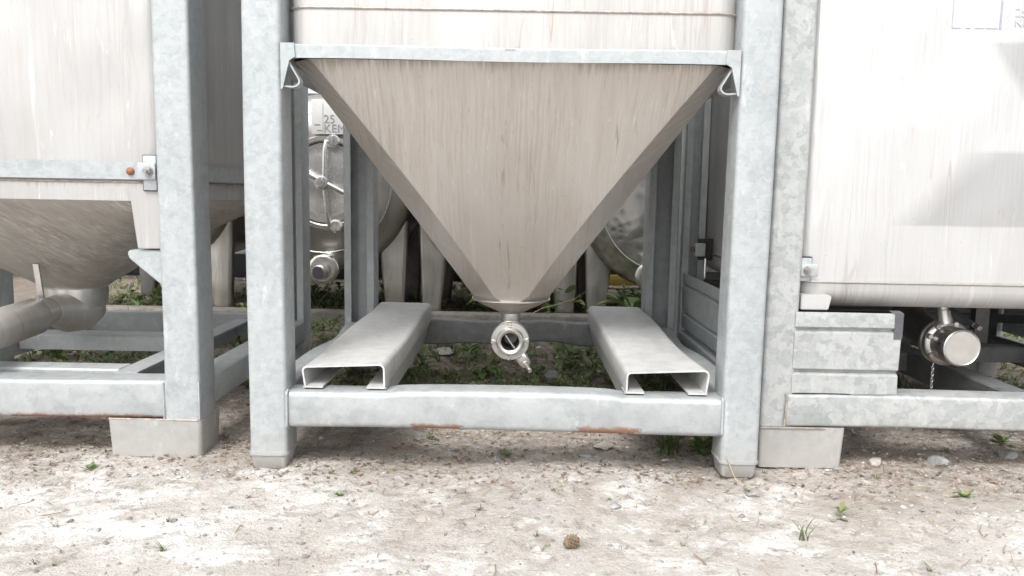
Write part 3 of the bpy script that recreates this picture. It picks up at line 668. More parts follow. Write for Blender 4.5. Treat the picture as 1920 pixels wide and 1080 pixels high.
# =================================================================== the right tank container
RX, RY = 1.227, 0.64
K = empty("tank_container", (RX, RY, 0), "right container with a bright flat square tank, corrugated guard panels and capped outlet", "container")
XL, XR = LX - 0.6, LX + 0.6
weld(L, [(XR - 0.0875, 0.076, 0.188), (XR - 0.0875, 0.0762, 0.096)], 0.003, GALV, 2)
weld(L, [(XR - 0.225, 0.0775, 0.0945), (XR - 0.004, 0.0755, 0.0945)], 0.003, WELD, 3)
XL, XR = RX - 0.6, RX + 0.6
weld(K, [(XL + 0.060, 0.0815, 0.186), (XL + 0.058, 0.0805, 0.150), (XL + 0.056, 0.0805, 0.106)], 0.003, WELD, 4)
for x0, x1, sg in ((XL, XL + 0.080, -1), (XR - 0.080, XR, 1)):
    front_post(K, x0, x1, 0.086, 0.186, 0.105, GALV_SPANGLE, 0.010)
    a, b_ = (x0 - 0.002, x0 + 0.208) if sg < 0 else (x1 - 0.208, x1 + 0.002)
    m = MB(); top = [(x, y, 0.1035) for x, y in rrect(a, b_, 0.084, 0.215, 0.008)]; bot = [(x, y, 0.0) for x, y in rrect(a + 0.004, b_ - 0.005, 0.089, 0.21, 0.008)]
    m.loft([top, bot]); m.build("foot", GALV_FOOT, K)
    m = MB(); m.box(a + 0.002, b_ - 0.05, 0.0805, 0.0838, 0.1005, 0.1050, 0.001); m.build("weld_seam", WELD, K)
    a, b_ = (x0, x0 + 0.085) if sg < 0 else (x1 - 0.085, x1)
    channel_post(K, a, b_, 1.085, 1.18, 0.09, GALV_DULL)
    a, b_ = (x0, x0 + 0.07) if sg < 0 else (x1 - 0.07, x1)
    beam(K, "side_beam", 'y', 0.1865, 1.0845, a, b_, 0.105, 0.172, GALV_DULL, 0.008)
    xs = x0 + 0.022 if sg < 0 else x1 - 0.022
    sp = corrugated(K, "guard_panel", 'y', 0.45, 1.080, xs, -1 if sg < 0 else 1, 0.190, 0.385, GALV_DULL)
beam(K, "front_beam", 'x', XL + 0.060, XR - 0.060, 0.0815, 0.168, 0.1055, 0.186, GALV_SPANGLE, 0.008, lambda t, u, v: (u, v + 0.0015 * math.sin(t * 8)), 20)
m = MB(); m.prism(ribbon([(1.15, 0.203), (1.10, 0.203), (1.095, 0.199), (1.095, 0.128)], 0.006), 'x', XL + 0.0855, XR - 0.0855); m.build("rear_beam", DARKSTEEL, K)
corrugated(K, "guard_panel", 'x', XL + 0.086, XR - 0.086, 1.13, 1, 0.205, 0.385, DARKSTEEL)  # dark rear panel added to darken the gap under the tank
gp = corrugated(K, "guard_panel", 'x', XL + 0.0700, 0.953, 0.098, -1, 0.1905, 0.389, GALV_SPANGLE)
m = MB(); m.box(0.935, 0.9545, 0.0815, 0.083, 0.327, 0.3895, 0); m.box(0.9545, 0.956, 0.083, 0.108, 0.327, 0.389, 0); m.prism([(0.083, 0.3895), (0.105, 0.3935), (0.105, 0.3925), (0.083, 0.3885)], 'x', 0.930, 0.956); m.build("tape", TAPE, gp)
m = MB(); m.box(0.84, 0.955, 0.085, 0.100, 0.1865, 0.190, 0.001); m.build("shim", GALV_SPANGLE, gp)
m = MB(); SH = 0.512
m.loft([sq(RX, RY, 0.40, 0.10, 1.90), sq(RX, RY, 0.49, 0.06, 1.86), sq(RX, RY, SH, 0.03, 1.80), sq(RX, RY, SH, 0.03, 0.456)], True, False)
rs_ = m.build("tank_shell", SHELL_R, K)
m = MB(); m.loft([sq(RX, RY, SH + 0.0005, 0.03, 0.4625), sq(RX, RY, SH + 0.0035, 0.032, 0.4605), sq(RX, RY, SH + 0.0035, 0.032, 0.4580), sq(RX, RY, SH + 0.0005, 0.03, 0.456)], False, False); m.build("weld_seam", FITTING, rs_)
m = MB(); rings = [sq(RX, RY, SH, 0.03, 0.4555)]
for a in range(0, 91, 15): rings.append(sq(RX, RY, SH - 0.045 * (1 - math.cos(R(a))), 0.03, 0.440 - 0.045 * math.sin(R(a))))
rings += [sq(RX, RY, 0.30, 0.10, 0.385), sq(RX, RY, 0.07, 0.06, 0.370)]
m.loft(rings, True, True); m.build("tank_bottom", SHELL, K, 40)
for s_ in (-1, 1):
    a, b_ = sorted((RX + s_ * 0.517, RX + s_ * 0.442)); m = MB()
    pts = [(RX + s_ * 0.515, 0.430), (RX + s_ * 0.447, 0.430), (RX + s_ * 0.442, 0.425), (RX + s_ * 0.449, 0.3935), (RX + s_ * 0.515, 0.3935)]
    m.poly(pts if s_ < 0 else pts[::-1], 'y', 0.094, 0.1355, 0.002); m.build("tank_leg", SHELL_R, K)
    a, b_ = sorted((RX + s_ * 0.519, RX + s_ * 0.489)); m = MB(); m.box(a, b_, 0.108, 0.1270, 0.4605, 0.521, 0.002); m.build("rubber_pad", RUBBER, K)
    a, b_ = sorted((RX + s_ * 0.519, RX + s_ * 0.492)); m = MB(); m.box(a, b_, 0.1025, 0.1075, 0.462, 0.518, 0.002); cl = m.build("clamp_plate", GALV, K)
    a, b_ = sorted((RX + s_ * 0.519, RX + s_ * 0.478)); m = MB(); m.box(a, b_, 0.0965, 0.102, 0.474, 0.505, 0.002); m.build("clamp_tab", GALV, cl)
    bc = (RX + s_ * 0.506, 0.096, 0.4895); m = MB(); m.lathe([(0.0095, 0), (0.0095, 0.002)], bc, (0, -1, 0), 20); m.hexa((bc[0], 0.094, 0.4895), (0, -1, 0), 0.008, 0.007); m.tube([(bc[0], 0.087, 0.4895), (bc[0], 0.080, 0.4895)], 0.004, 10); m.build("clamp_bolt", BOLT, cl)
    # clamp on the long side
    a, b_ = sorted((RX + s_ * 0.5125, RX + s_ * 0.558)); m = MB(); m.box(a, b_, 0.985, 1.02, 0.44, 0.515, 0.002); m.build("rubber_pad", RUBBER, K)
    a, b_ = sorted((RX + s_ * 0.545, RX + s_ * 0.580)); m = MB(); m.box(a, b_, 0.955, 0.983, 0.455, 0.500, 0.002); cl = m.build("clamp_plate", GALV_DULL, K)
    m = MB(); m.hexa((RX + s_ * 0.5825, 0.97, 0.478), (s_, 0, 0), 0.010, 0.010); m.build("clamp_bolt", RUST, cl)
    m = MB(); m.tube([(RX + s_ * 0.55, 0.93, 0.38), (RX + s_ * 0.55, 0.93, 0.45)], 0.004, 8); m.build("pin", POLISHED, cl)
# frame under the tank
for xa in (RX - 0.30, RX + 0.03):
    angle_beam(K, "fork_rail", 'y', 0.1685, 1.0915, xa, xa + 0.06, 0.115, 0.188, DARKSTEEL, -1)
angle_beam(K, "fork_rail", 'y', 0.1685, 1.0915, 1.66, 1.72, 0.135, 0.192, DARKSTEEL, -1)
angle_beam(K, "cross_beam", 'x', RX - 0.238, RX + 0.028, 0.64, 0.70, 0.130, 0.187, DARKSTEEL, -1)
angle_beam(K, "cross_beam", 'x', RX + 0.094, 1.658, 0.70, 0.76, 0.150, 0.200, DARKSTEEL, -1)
m = MB(); m.prism(ribbon([(0.78, 0.20), (0.78, 0.36)], 0.03), 'x', 1.53, 1.575); m.build("tank_leg", FITTING_DARK, K)
m = MB(); m.prism(ribbon([(0.4, 0.33), (1.0, 0.25)], 0.03), 'x', 1.70, 1.76); m.build("brace", DARKSTEEL, K)
m = MB(); m.box(1.47, 1.53, 0.775, 0.83, 0.002, 0.149, 0.003); ft = m.build("foot", GALV_FOOT, K)
m = MB(); m.lathe([(0.009, 0), (0.009, 0.003)], (1.502, 0.7735, 0.10), (0, 1, 0), 16); m.build("hole", RUBBER, ft)
m = MB(); m.box(RX - 0.14, RX + 0.16, 1.102, 1.155, -0.01, 0.090, 0.003); m.build("foot", GALV_FOOT, K)
# outlet, valve, cap, lever and chain
m = MB(); m.tube([(RX - 0.01, 0.60, 0.38), (RX - 0.01, 0.585, 0.335), (RX - 0.01, 0.54, 0.295), (RX - 0.012, 0.46, 0.278), (RX - 0.014, 0.33, 0.277)], 0.045, 28); m.build("outlet_pipe", FITTING_DARK, K)
RC = Vector((1.199, 0.25, 0.277))
m = MB(); m.lathe([(0.046, 0.115), (0.060, 0.112), (0.0625, 0.108), (0.0625, 0.098), (0.059, 0.094), (0.059, 0.088), (0.0625, 0.084), (0.0625, 0.074), (0.060, 0.071), (0.050, 0.068), (0.047, 0.05), (0.047, 0.036)], RC, (0, 1, 0), 48); rv = m.build("valve", FITTING, K)
m = MB(); m.lathe([(0.047, 0.037), (0.0505, 0.034), (0.0505, 0.007), (0.049, 0.002), (0.046, 0.0), (0.044, 0.0015), (0.0, 0.001)], RC, (0, 1, 0), 56); cap = m.build("cap", FITTING, K)
for a in (170, 350, 60, 265): 
    m = MB(); p0 = RC + Vector((math.cos(R(a)) * 0.0505, 0.014, math.sin(R(a)) * 0.0505)); m.box(p0.x - 0.004, p0.x + 0.004, p0.y - 0.006, p0.y + 0.006, p0.z - 0.005, p0.z + 0.005, 0.001)
    m.build("notch", RUBBER, cap)
for a in (125, 75, 215, 310, 160): MB().lathe([(0.008, 0), (0.008, -0.006), (0.006, -0.009)], RC + Vector((math.cos(R(a)) * 0.0555, 0.071, math.sin(R(a)) * 0.0555)), (0, 1, 0), 12).build("bolt", FITTING, rv)
m = MB()
nk = RC + Vector((-0.004, 0.088, 0.055)); nd = Vector((-0.22, 0, 1)).normalized()
m.lathe([(0.022, 0), (0.019, 0.012), (0.017, 0.036), (0.0195, 0.040), (0.0195, 0.052), (0.016, 0.055)], nk, nd, 24); m.build("neck", FITTING, rv)
m = MB(); m.lathe([(0.0165, 0.0555), (0.0165, 0.066), (0.011, 0.070)], nk, nd, 18); m.build("stem", RUBBER, rv)
m = MB(); hs_ = nk + nd * 0.044; he = Vector((1.238, 0.245, 0.331)); m.tube([hs_ + Vector((0.012, -0.012, 0)), he], 0.0055, 14); lv = m.build("lever", RUBBER, rv)
m = MB(); dd = (he - hs_).normalized(); m.tube([he - dd * 0.004, he + dd * 0.0015], 0.0062, 14); m.tube([he - dd * 0.020, he - dd * 0.017], 0.0062, 14); m.build("lever_tip", FITTING, lv)
m = MB()
for i in range(9):
    c_ = Vector((RC.x - 0.036, RC.y + 0.07, RC.z - 0.060 - i * 0.0085)); ring = []
    for q in range(9):
        a = 2 * math.pi * q / 8; ring.append(c_ + (Vector((0.0030 * math.cos(a), 0, 0.0058 * math.sin(a))) if i % 2 else Vector((0, 0.0030 * math.cos(a), 0.0058 * math.sin(a)))))
    m.tube(ring, 0.0011, 6)
m.build("chain", POLISHED, K)
# prints on the bright wall
YF = RY - SH
m = MB(); m.box(1.150, 1.155, YF - 0.0012, YF - 0.0004, 1.064, 1.22, 0); m.box(1.0385, 1.0395, YF - 0.0012, YF - 0.0004, 1.066, 1.22, 0)
for a, b_ in ((1.040, 1.060), (1.071, 1.083), (1.093, 1.114), (1.118, 1.147)): m.box(a, b_, YF - 0.0012, YF - 0.0004, 1.0655, 1.0668, 0)
m.build("printed_frame", BLUE, rs_, 0)
text("25", 0.029, (1.1845, YF - 0.001, 1.094), INK_PALE, "lettering", rs_); text("KE", 0.029, (1.1845, YF - 0.001, 1.072), INK_PALE, "lettering", rs_)
m = MB()
for q in range(7): m.box(1.1665 + (q % 2) * 0.004, 1.1705 + (q % 2) * 0.004, YF - 0.001, YF - 0.0005, 1.064 + q * 0.007, 1.0656 + q * 0.007, 0)
m.build("lettering", INK_PALE, rs_, 0)

for bx in ((XL + 0.09, XR - 0.09, 0.095, 0.165, 1.86, 1.94), (XL + 0.09, XR - 0.09, 1.1, 1.17, 1.86, 1.94)): MB().box(*bx).build("upper_beam", GALV, K)

# =================================================================== round tanks behind
def round_tank(cx, z, label, end, hatch=True):
    Y0 = 2.36
    T = empty("round_tank", (cx, Y0, 0), label, "tank", "round tanks on splayed legs behind the containers")
    r = 0.455
    m = MB(); m.lathe([(0.0, -0.10), (0.12, -0.098), (0.24, -0.086), (0.33, -0.066), (0.395, -0.04), (0.435, -0.008), (0.449, 0.02), (r, 0.04), (r, 0.06)], (cx, Y0 - 0.06, z), (0, 1, 0), 64, True)
    e_ = m.build("tank_end", end, T, 30)
    m = MB(); m.lathe([(r - 0.001, 0.061), (r, 0.065), (r, 0.95), (0.30, 1.03)], (cx, Y0 - 0.06, z), (0, 1, 0), 64); m.build("tank_shell", TANKB, T)
    m = MB(); m.lathe([(0.350, -0.062), (0.353, -0.0645), (0.359, -0.061), (0.361, -0.055)], (cx, Y0 - 0.06, z), (0, 1, 0), 64, False); m.build("ring_seam", POLISHED, e_)
    for sx in (-1, 1):
        for yy in (Y0 + 0.02, Y0 + 0.70):
            m = MB(); tx = cx + sx * 0.36; bx = cx + sx * 0.345; zt = z - math.sqrt(max(0, 0.45 ** 2 - 0.36 ** 2)) + 0.08
            rg = []
            for zz, ax_, hw_ in ((zt, cx + sx * 0.34, 0.085), (0.25, cx + sx * 0.348, 0.066), (-0.01, bx + sx * 0.012, 0.046)):
                rg.append([(ax_ + u, yy + v, zz) for u, v in rrect(-hw_, hw_, -0.035, 0.035, 0.02, 3)])
            m.loft(rg); m.build("leg", TANKB if yy < Y0 + 0.3 else FITTING_DARK, T)
    if hatch:
        hc = Vector((cx + 0.035, Y0 - 0.155, z + 0.0))
        m = MB(); m.lathe([(0.238, 0.04), (0.238, -0.004), (0.234, -0.012), (0.214, -0.014), (0.208, -0.010), (0.208, 0.0)], hc, (0, 1, 0), 64, False); hr = m.build("hatch_ring", TANKB, T)
        m = MB(); m.lathe([(0.0, -0.018), (0.08, -0.017), (0.15, -0.012), (0.186, -0.006), (0.192, -0.008), (0.199, -0.008), (0.203, -0.002), (0.203, 0.03)], hc, (0, 1, 0), 64); ld = m.build("hatch_lid", POLISHED, T)
        m = MB(); yb = hc.y - 0.045; top, bot = 0.208, -0.215
        m.tube([(hc.x + 0.006, yb + 0.01, hc.z + top), (hc.x + 0.002, yb - 0.006, hc.z + 0.17), (hc.x, yb - 0.012, hc.z + 0.03), (hc.x, yb - 0.012, hc.z - 0.03), (hc.x + 0.012, yb - 0.006, hc.z - 0.17), (hc.x + 0.020, yb + 0.008, hc.z + bot)], 0.0105, 12)
        m.build("clamp_bar", POLISHED, ld)
        m = MB(); m.tube([(hc.x - 0.21, yb - 0.022, hc.z + 0.110), (hc.x, yb - 0.026, hc.z + 0.004), (hc.x + 0.21, yb - 0.022, hc.z - 0.102)], 0.0125, 14); m.build("hand_bar", POLISHED, ld)
        m = MB(); m.lathe([(0.034, 0.02), (0.034, -0.02), (0.030, -0.028), (0.020, -0.030), (0.020, -0.048), (0.0, -0.050)], (hc.x - 0.010, yb - 0.012, hc.z), (0, 1, 0), 28); m.build("hub", POLISHED, ld)
        for dz, dx in ((top, 0.038), (bot, 0.048)):
            m = MB(); m.lathe([(0.034, 0.03), (0.034, -0.012), (0.026, -0.022), (0.004, -0.024)], (hc.x + dx, hc.y - 0.012, hc.z + dz), (0, 1, 0), 24); m.box(hc.x + dx - 0.004, hc.x + dx + 0.004, hc.y - 0.040, hc.y - 0.034, hc.z + dz - 0.026, hc.z + dz + 0.026, 0.001); m.build("knob", POLISHED, ld)
        m = MB(); px0, pz0 = cx - 0.035, z + 0.243; yp = Y0 - 0.172
        m.box(px0, px0 + 0.34, yp, yp + 0.004, pz0, pz0 + 0.17, 0.001)
        pl_ = m.build("name_plate", PLATE, T)
        text("25", 0.058, (px0 + 0.060, yp - 0.001, pz0 + 0.054), INK, "lettering", pl_); text("KEM", 0.058, (px0 + 0.060, yp - 0.001, pz0 + 0.008), INK, "lettering", pl_)
        m = MB(); m.box(px0 + 0.014, px0 + 0.042, yp - 0.0012, yp - 0.0004, pz0 + 0.042, pz0 + 0.048, 0); m.box(px0 + 0.026, px0 + 0.052, yp - 0.0012, yp - 0.0004, pz0 + 0.014, pz0 + 0.020, 0); m.box(px0 + 0.056, px0 + 0.058, yp - 0.0012, yp - 0.0004, pz0 + 0.01, pz0 + 0.15, 0); m.build("lettering", INK, pl_, 0)
    return T
def outlet(T, x, z, yf, dust):
    o = Vector((x, yf, z)); m = MB()
    m.lathe([(0.050, 0.22), (0.050, 0.07), (0.062, 0.066), (0.072, 0.058), (0.074, 0.05), (0.074, 0.036), (0.068, 0.030), (0.068, 0.022), (0.074, 0.016), (0.074, 0.004), (0.070, 0.0), (0.060, -0.002), (0.058, 0.003), (0.0, 0.003)], o, (0, 1, 0), 44)
    f = m.build("outlet", FITTING, T)
    m = MB(); ax = Vector((-0.28, -1, -0.12)).normalized()
    m.lathe([(0.038, -0.01), (0.038, 0.040), (0.034, 0.044), (0.033, 0.052), (0.0, 0.052)], o + Vector((0.004, 0, -0.006)), ax, 28); c_ = m.build("outlet_plug", POLISHED, f)
    m = MB(); m.lathe([(0.032, 0.0525), (0.0, 0.0535)], o + Vector((0.004, 0, -0.006)), ax, 28); m.build("plug_end", TAPE, c_)
    m = MB()
    for a in range(0, 360, 60): 
        c2 = o + Vector((math.cos(R(a)) * 0.073, 0.027, math.sin(R(a)) * 0.073)); m.box(c2.x - 0.006, c2.x + 0.006, c2.y - 0.02, c2.y + 0.02, c2.z - 0.006, c2.z + 0.006, 0.002)
    m.build("lug", FITTING, f)
T1 = round_tank(-0.975, 0.70, "round steel tank with clamped hatch lid, behind the gap left of the funnel", TANKB)
outlet(T1, -0.945, 0.27, 2.11, 0)
T2 = round_tank(-0.07, 0.70, "round steel tank hidden behind the funnel, only its splayed legs in view", TANKB, False)
T3 = round_tank(0.805, 0.63, "round steel tank with dimpled end, behind the gap right of the funnel", DIMPLE, False)
outlet(T3, 0.695, 0.26, 2.11, 0)
m = MB(); m.box(0.69, 0.90, 2.19, 2.195, 0.688, 0.79, 0.001); m.build("name_plate", PLATE, T3)
T4 = round_tank(-1.90, 0.70, "round steel tank behind the left container, only legs showing under its cone", TANKB, False)

# dark container far behind
D = empty("dark_container", (0, 4.6, 0), "long dark navy steel container with pale lower rail, behind the round tanks", "container")
m = MB(); m.box(-7, 7, 3.90, 5.9, 0.30, 1.35, 0.01)
for i in range(70): m.box(-6.95 + i * 0.2, -6.85 + i * 0.2, 3.87, 3.905, 0.34, 1.30, 0.008)
m.build("wall", NAVY, D)
m = MB(); m.box(-7, -0.2, 3.80, 3.86, 0.205, 0.245, 0.006); m.build("lower_rail", PALE_RAIL, D)
m = MB(); m.box(-0.1, 3.2, 3.80, 3.88, 0.03, 0.10, 0.006); m.build("lower_rail", YELLOW, D)['label'] = "yellow lower rail"
m = MB(); m.box(-7, 7, 4.2, 5.6, 0.0, 0.30, 0.006); m.build("plinth", NAVY, D)

# =================================================================== ground cover
rng = random.Random(7)
def from_lists(name, V, F, mat, kind, smooth=False):
    me = bpy.data.meshes.new(name); me.from_pydata(V, [], F); me.materials.append(mat)
    if smooth: me.shade_smooth()
    o = bpy.data.objects.new(name, me); col.objects.link(o)
    if kind: tag(o, kind=kind)
    return o
OCT = [(1, 0, 0), (0.3, 0.95, 0), (-0.8, 0.6, 0), (-0.8, -0.6, 0), (0.3, -0.95, 0), (0.45, 0.2, 0.75), (-0.35, 0.35, 0.85), (-0.1, -0.45, 0.8), (0, 0, -0.7)]
OF = [(0, 1, 5), (1, 6, 5), (1, 2, 6), (2, 3, 6), (3, 7, 6), (3, 4, 7), (4, 0, 7), (0, 5, 7), (5, 6, 7), (1, 0, 8), (2, 1, 8), (3, 2, 8), (4, 3, 8), (0, 4, 8)]
def pebble(V, F, x, y, s, fl=0.6):
    a = rng.uniform(0, 6.28); ca, sa = math.cos(a), math.sin(a); b = len(V); z = hgt(x, y); el = rng.uniform(0.65, 1.0)
    for p in OCT:
        j = rng.uniform(0.75, 1.2); px, py, pz = p[0] * s * j, p[1] * s * j * el, p[2] * s * fl * j
        V.append((x + px * ca - py * sa, y + px * sa + py * ca, z + pz + s * fl * 0.25))
    F.extend(tuple(b + i for i in f) for f in OF)
V, F = [], []
for i in range(26000):
    y = -0.95 + 1.75 * rng.random() ** 0.85; x = rng.uniform(-1.6, 1.8)
    dens = 0.35 + 0.65 * max(0, noise.noise(Vector((x * 2.1, y * 2.1, 4))) + 0.25) + (0.5 if x > 0.7 else 0)
    if rng.random() > dens: continue
    s = min(0.010, 0.0009 + 0.0013 * rng.expovariate(1)); 
    if x > 0.75 and y > -0.15: s *= 1.1
    pebble(V, F, x, y, s)
from_lists("gravel", V, F, PEBBLE, 'stuff')

def blade(V, F, x, y, z, ang, ln, w_, lean, droop):
    b = len(V); dx, dy = math.cos(ang), math.sin(ang); n_ = 3
    for k in range(n_):
        t = k / n_; h = ln * (t - droop * t * t); o_ = ln * lean * t * t + ln * lean * 0.2 * t; ww = w_ * (1 - 0.55 * t)
        V.append((x + dx * o_ - dy * ww, y + dy * o_ + dx * ww, z + h)); V.append((x + dx * o_ + dy * ww, y + dy * o_ - dx * ww, z + h))
    o_ = ln * lean * 1.2; V.append((x + dx * o_, y + dy * o_, z + ln * (1 - droop)))
    F.append((b, b + 1, b + 3, b + 2)); F.append((b + 2, b + 3, b + 5, b + 4)); F.append((b + 4, b + 5, b + 6))
def leaf(V, F, x, y, z, ang, ln, w_, rise, curl):
    """broad weed leaf: widens, folds along its midrib and arches over"""
    b = len(V); dx, dy = math.cos(ang), math.sin(ang)
    prof = [(0.0, 0.10), (0.3, 0.55), (0.6, 1.0), (0.85, 0.7), (1.0, 0.05)]
    for t, wv in prof:
        o_ = ln * t * math.cos(rise) ; h = ln * (t * math.sin(rise) - curl * t * t)
        for sgn in (-1, 0, 1):
            ww = w_ * wv * sgn; V.append((x + dx * o_ - dy * ww, y + dy * o_ + dx * ww, z + h + abs(sgn) * w_ * wv * 0.35))
    for k in range(len(prof) - 1):
        for c_ in (0, 1): i0 = b + k * 3 + c_; F.append((i0, i0 + 1, i0 + 4, i0 + 3))
def weed(V, F, x, y, s, n=10, tall=0.5):
    z = hgt(x, y) - 0.003
    for i in range(n):
        a = i * 2.4 + rng.uniform(-0.4, 0.4); st_ = rng.random() * tall
        leaf(V, F, x + rng.uniform(-.1, .1) * s, y + rng.uniform(-.1, .1) * s, z + st_ * s * 0.9, a, s * rng.uniform(0.55, 1.0), s * rng.uniform(0.12, 0.22), rng.uniform(0.35, 1.15), rng.uniform(0.1, 0.55))
def tuft(V, F, x, y, s, n=18):
    z = hgt(x, y) - 0.003
    for i in range(n): blade(V, F, x + rng.gauss(0, .12) * s, y + rng.gauss(0, .12) * s, z, rng.uniform(0, 6.28), s * rng.uniform(0.5, 1.1), 0.0011 + s * 0.012, rng.uniform(0.2, 0.9), rng.uniform(0.05, 0.45))
def cover(x, y): return noise.noise(Vector((x * 1.9 + 3, y * 1.9, 1.3)))
# leafy ground cover behind and under the frames
V, F = [], []
for i in range(6500):
    x, y = rng.uniform(-2.6, 2.7), rng.uniform(0.75, 2.16)
    if cover(x, y) < rng.uniform(-0.5, 0.35): continue
    weed(V, F, x, y, rng.uniform(0.014, 0.044), rng.randint(5, 9), 0.6)
for i in range(800):
    x, y = rng.uniform(-2.8, 2.8), rng.uniform(2.32, 3.6)
    if cover(x * 1.7 + 9, y) < rng.uniform(-0.25, 0.3): continue
    weed(V, F, x, y, rng.uniform(0.03, 0.085), rng.randint(6, 10), 1.0)
for i in range(1500):
    x, y = rng.uniform(-2.2, 2.2), rng.choice((rng.gauss(0.22, 0.12), rng.gauss(0.05, 0.25), rng.uniform(-0.7, 0.5)))
    if cover(x * 1.6 + 2, y * 1.6) < rng.uniform(-0.1, 0.5) or (y < -0.15 and rng.random() < 0.6): continue
    weed(V, F, x, y, rng.uniform(0.004, 0.013), rng.randint(4, 8), 0.25)
from_lists("ground_cover_weeds", V, F, LEAF, 'stuff', True)
V, F = [], []
for i in range(2600):
    x, y = rng.uniform(-2.7, 2.8), rng.uniform(0.7, 3.5)
    if cover(x + 5, y) < rng.uniform(-0.5, 0.35): continue
    tuft(V, F, x, y, rng.uniform(0.03, 0.09), 9)
for i in range(230):
    x, y = rng.uniform(-1.5, 1.8), rng.uniform(-0.75, 0.6)
    if rng.random() < 0.55 and y < -0.05: continue
    tuft(V, F, x, y, rng.uniform(0.008, 0.024), 7)
from_lists("grass", V, F, GRASSM, 'stuff')
# straw and twigs
V, F = [], []
for i in range(8500):
    x = rng.uniform(-2.2, 2.3); y = rng.choice((rng.gauss(0.12, 0.18), rng.gauss(0.05, 0.25), rng.uniform(-0.8, 0.6), rng.uniform(0.1, 2.15)))
    if y < -0.12 and rng.random() < 0.35: continue
    a = rng.gauss(0, 0.8); ln = rng.uniform(0.005, 0.028); wv = rng.uniform(0.0004, 0.0011); z = hgt(x, y) + 0.003; b = len(V)
    dx, dy = math.cos(a), math.sin(a); bend = rng.uniform(-0.25, 0.25) * ln
    for t in (-1, 0, 1):
        px = x + dx * ln * t - dy * bend * (1 - abs(t)); py = y + dy * ln * t + dx * bend * (1 - abs(t)); hz = z + (0.002 + 0.006 * rng.random()) * (t == 1)
        V.append((px - dy * wv, py + dx * wv, hz)); V.append((px + dy * wv, py - dx * wv, hz + wv))
    F.append((b, b + 1, b + 3, b + 2)); F.append((b + 2, b + 3, b + 5, b + 4))
from_lists("dry_straw", V, F, STRAW, 'stuff')
V, F = [], []
for i in range(12500):
    x = rng.uniform(-2.4, 2.5); y = rng.choice((rng.gauss(0.12, 0.20), rng.uniform(0.5, 2.15), rng.uniform(0.7, 2.15)))
    if y < -0.06 and rng.random() < 0.88: continue
    s = rng.uniform(0.002, 0.0065) * (1.7 if y > 0.5 and rng.random() < 0.5 else 1); a = rng.uniform(0, 6.28); z = hgt(x, y) + 0.002; b = len(V)
    for k in range(5):
        q = a + k * 1.2566; rr = s * rng.uniform(0.6, 1.1) * (1.5 if k == 0 else 1); V.append((x + rr * math.cos(q), y + rr * math.sin(q), z + rng.uniform(0, s * 0.8)))
    V.append((x, y, z + rng.uniform(0, s * 0.4)))
    F.extend((b + k, b + (k + 1) % 5, b + 5) for k in range(5))
from_lists("leaf_litter", V, F, LITTER, 'stuff')

# single weeds one can point at
def weed_thing(name, label, cat, x, y, s, kind, n, group=None):
    V, F = [], []
    global rng
    rng2, rng = rng, random.Random(int(abs(x * 991 + y * 577) * 100))
    if kind == 'leafy': weed(V, F, x, y, s, n, 0.7)
    elif kind == 'flat': weed(V, F, x, y, s, n, 0.15)
    else: tuft(V, F, x, y, s, n)
    rng = rng2
    z = hgt(x, y); V = [(a - x, b - y, c - z) for a, b, c in V]
    o = from_lists(name, V, F, LEAF if kind != 'grass' else GRASSM, None, kind != 'grass'); o.location = (x, y, z)
    return tag(o, label, cat, group)
W = [("leafy", "broad-leaved green weed just left below the open valve", -0.085, 1.03, 0.085, 14), ("leafy", "bright green weed right under the valve handle", 0.055, 1.25, 0.09, 14),
     ("leafy", "green weed in brown litter beside the left fork pocket's inner wall", -0.33, 1.12, 0.09, 12), ("leafy", "dark leafy weed clump beside the right fork pocket's inner wall", 0.235, 1.18, 0.11, 20),
     ("leafy", "low weed growing against the rear beam left of the valve", -0.16, 1.32, 0.085, 14), ("flat", "small flat green weed in front of the middle beam, below its left rust patch", -0.203, 0.285, 0.032, 9),
     ("flat", "yellowish green weed on bare ground below the middle beam's centre", 0.004, 0.145, 0.034, 11), ("flat", "tiny yellow green weed on pale gravel right of the left front foot", -0.357, -0.135, 0.026, 9),
     ("leafy", "dark green weed against the middle container's right front foot", 0.515, 0.19, 0.085, 24), ("flat", "green rosette weed below the right container's front beam near the picture edge", 1.375, 0.33, 0.055, 14),
     ("flat", "flat green weed on gravel in the right foreground", 1.045, -0.075, 0.040, 12), ("leafy", "sprawling thin weed in the gravel below the right foot block", 0.715, -0.20, 0.038, 8),
     ("leafy", "pale green weed seen in the gap between left and middle front posts", -1.20, 1.62, 0.13, 20), ("leafy", "tall weed under the dimpled tank's left leg", 0.60, 2.10, 0.20, 26),
     ("leafy", "bushy weed behind the funnel's left foot of the outlet", -0.11, 2.40, 0.18, 26), ("leafy", "bushy weed right behind the funnel tip", 0.28, 2.42, 0.19, 26),
     ("leafy", "weed clump under the left container's cone, by the picture edge", -1.75, 1.18, 0.11, 18), ("flat", "ochre green weed in the left foreground near the front foot block", -0.98, 0.00, 0.03, 9)]
for kd, lb, x, y, s, n in W:
    if y < 0.5: s *= 0.8
    weed_thing("weed", lb, "weed", x, y, s, kd, n, "single weeds")
weed_thing("grass_tuft", "dark grass tuft under the middle beam near its right end", "grass", 0.43, 0.20, 0.085, 'grass', 110, "grass tufts")
weed_thing("grass_tuft", "wispy grass tuft on gravel in the right foreground", "grass", 0.60, -0.30, 0.05, 'grass', 14, "grass tufts")
weed_thing("grass_tuft", "sparse yellow grass at the left edge of the foreground gravel", "grass", -0.62, -0.42, 0.022, 'grass', 12, "grass tufts")

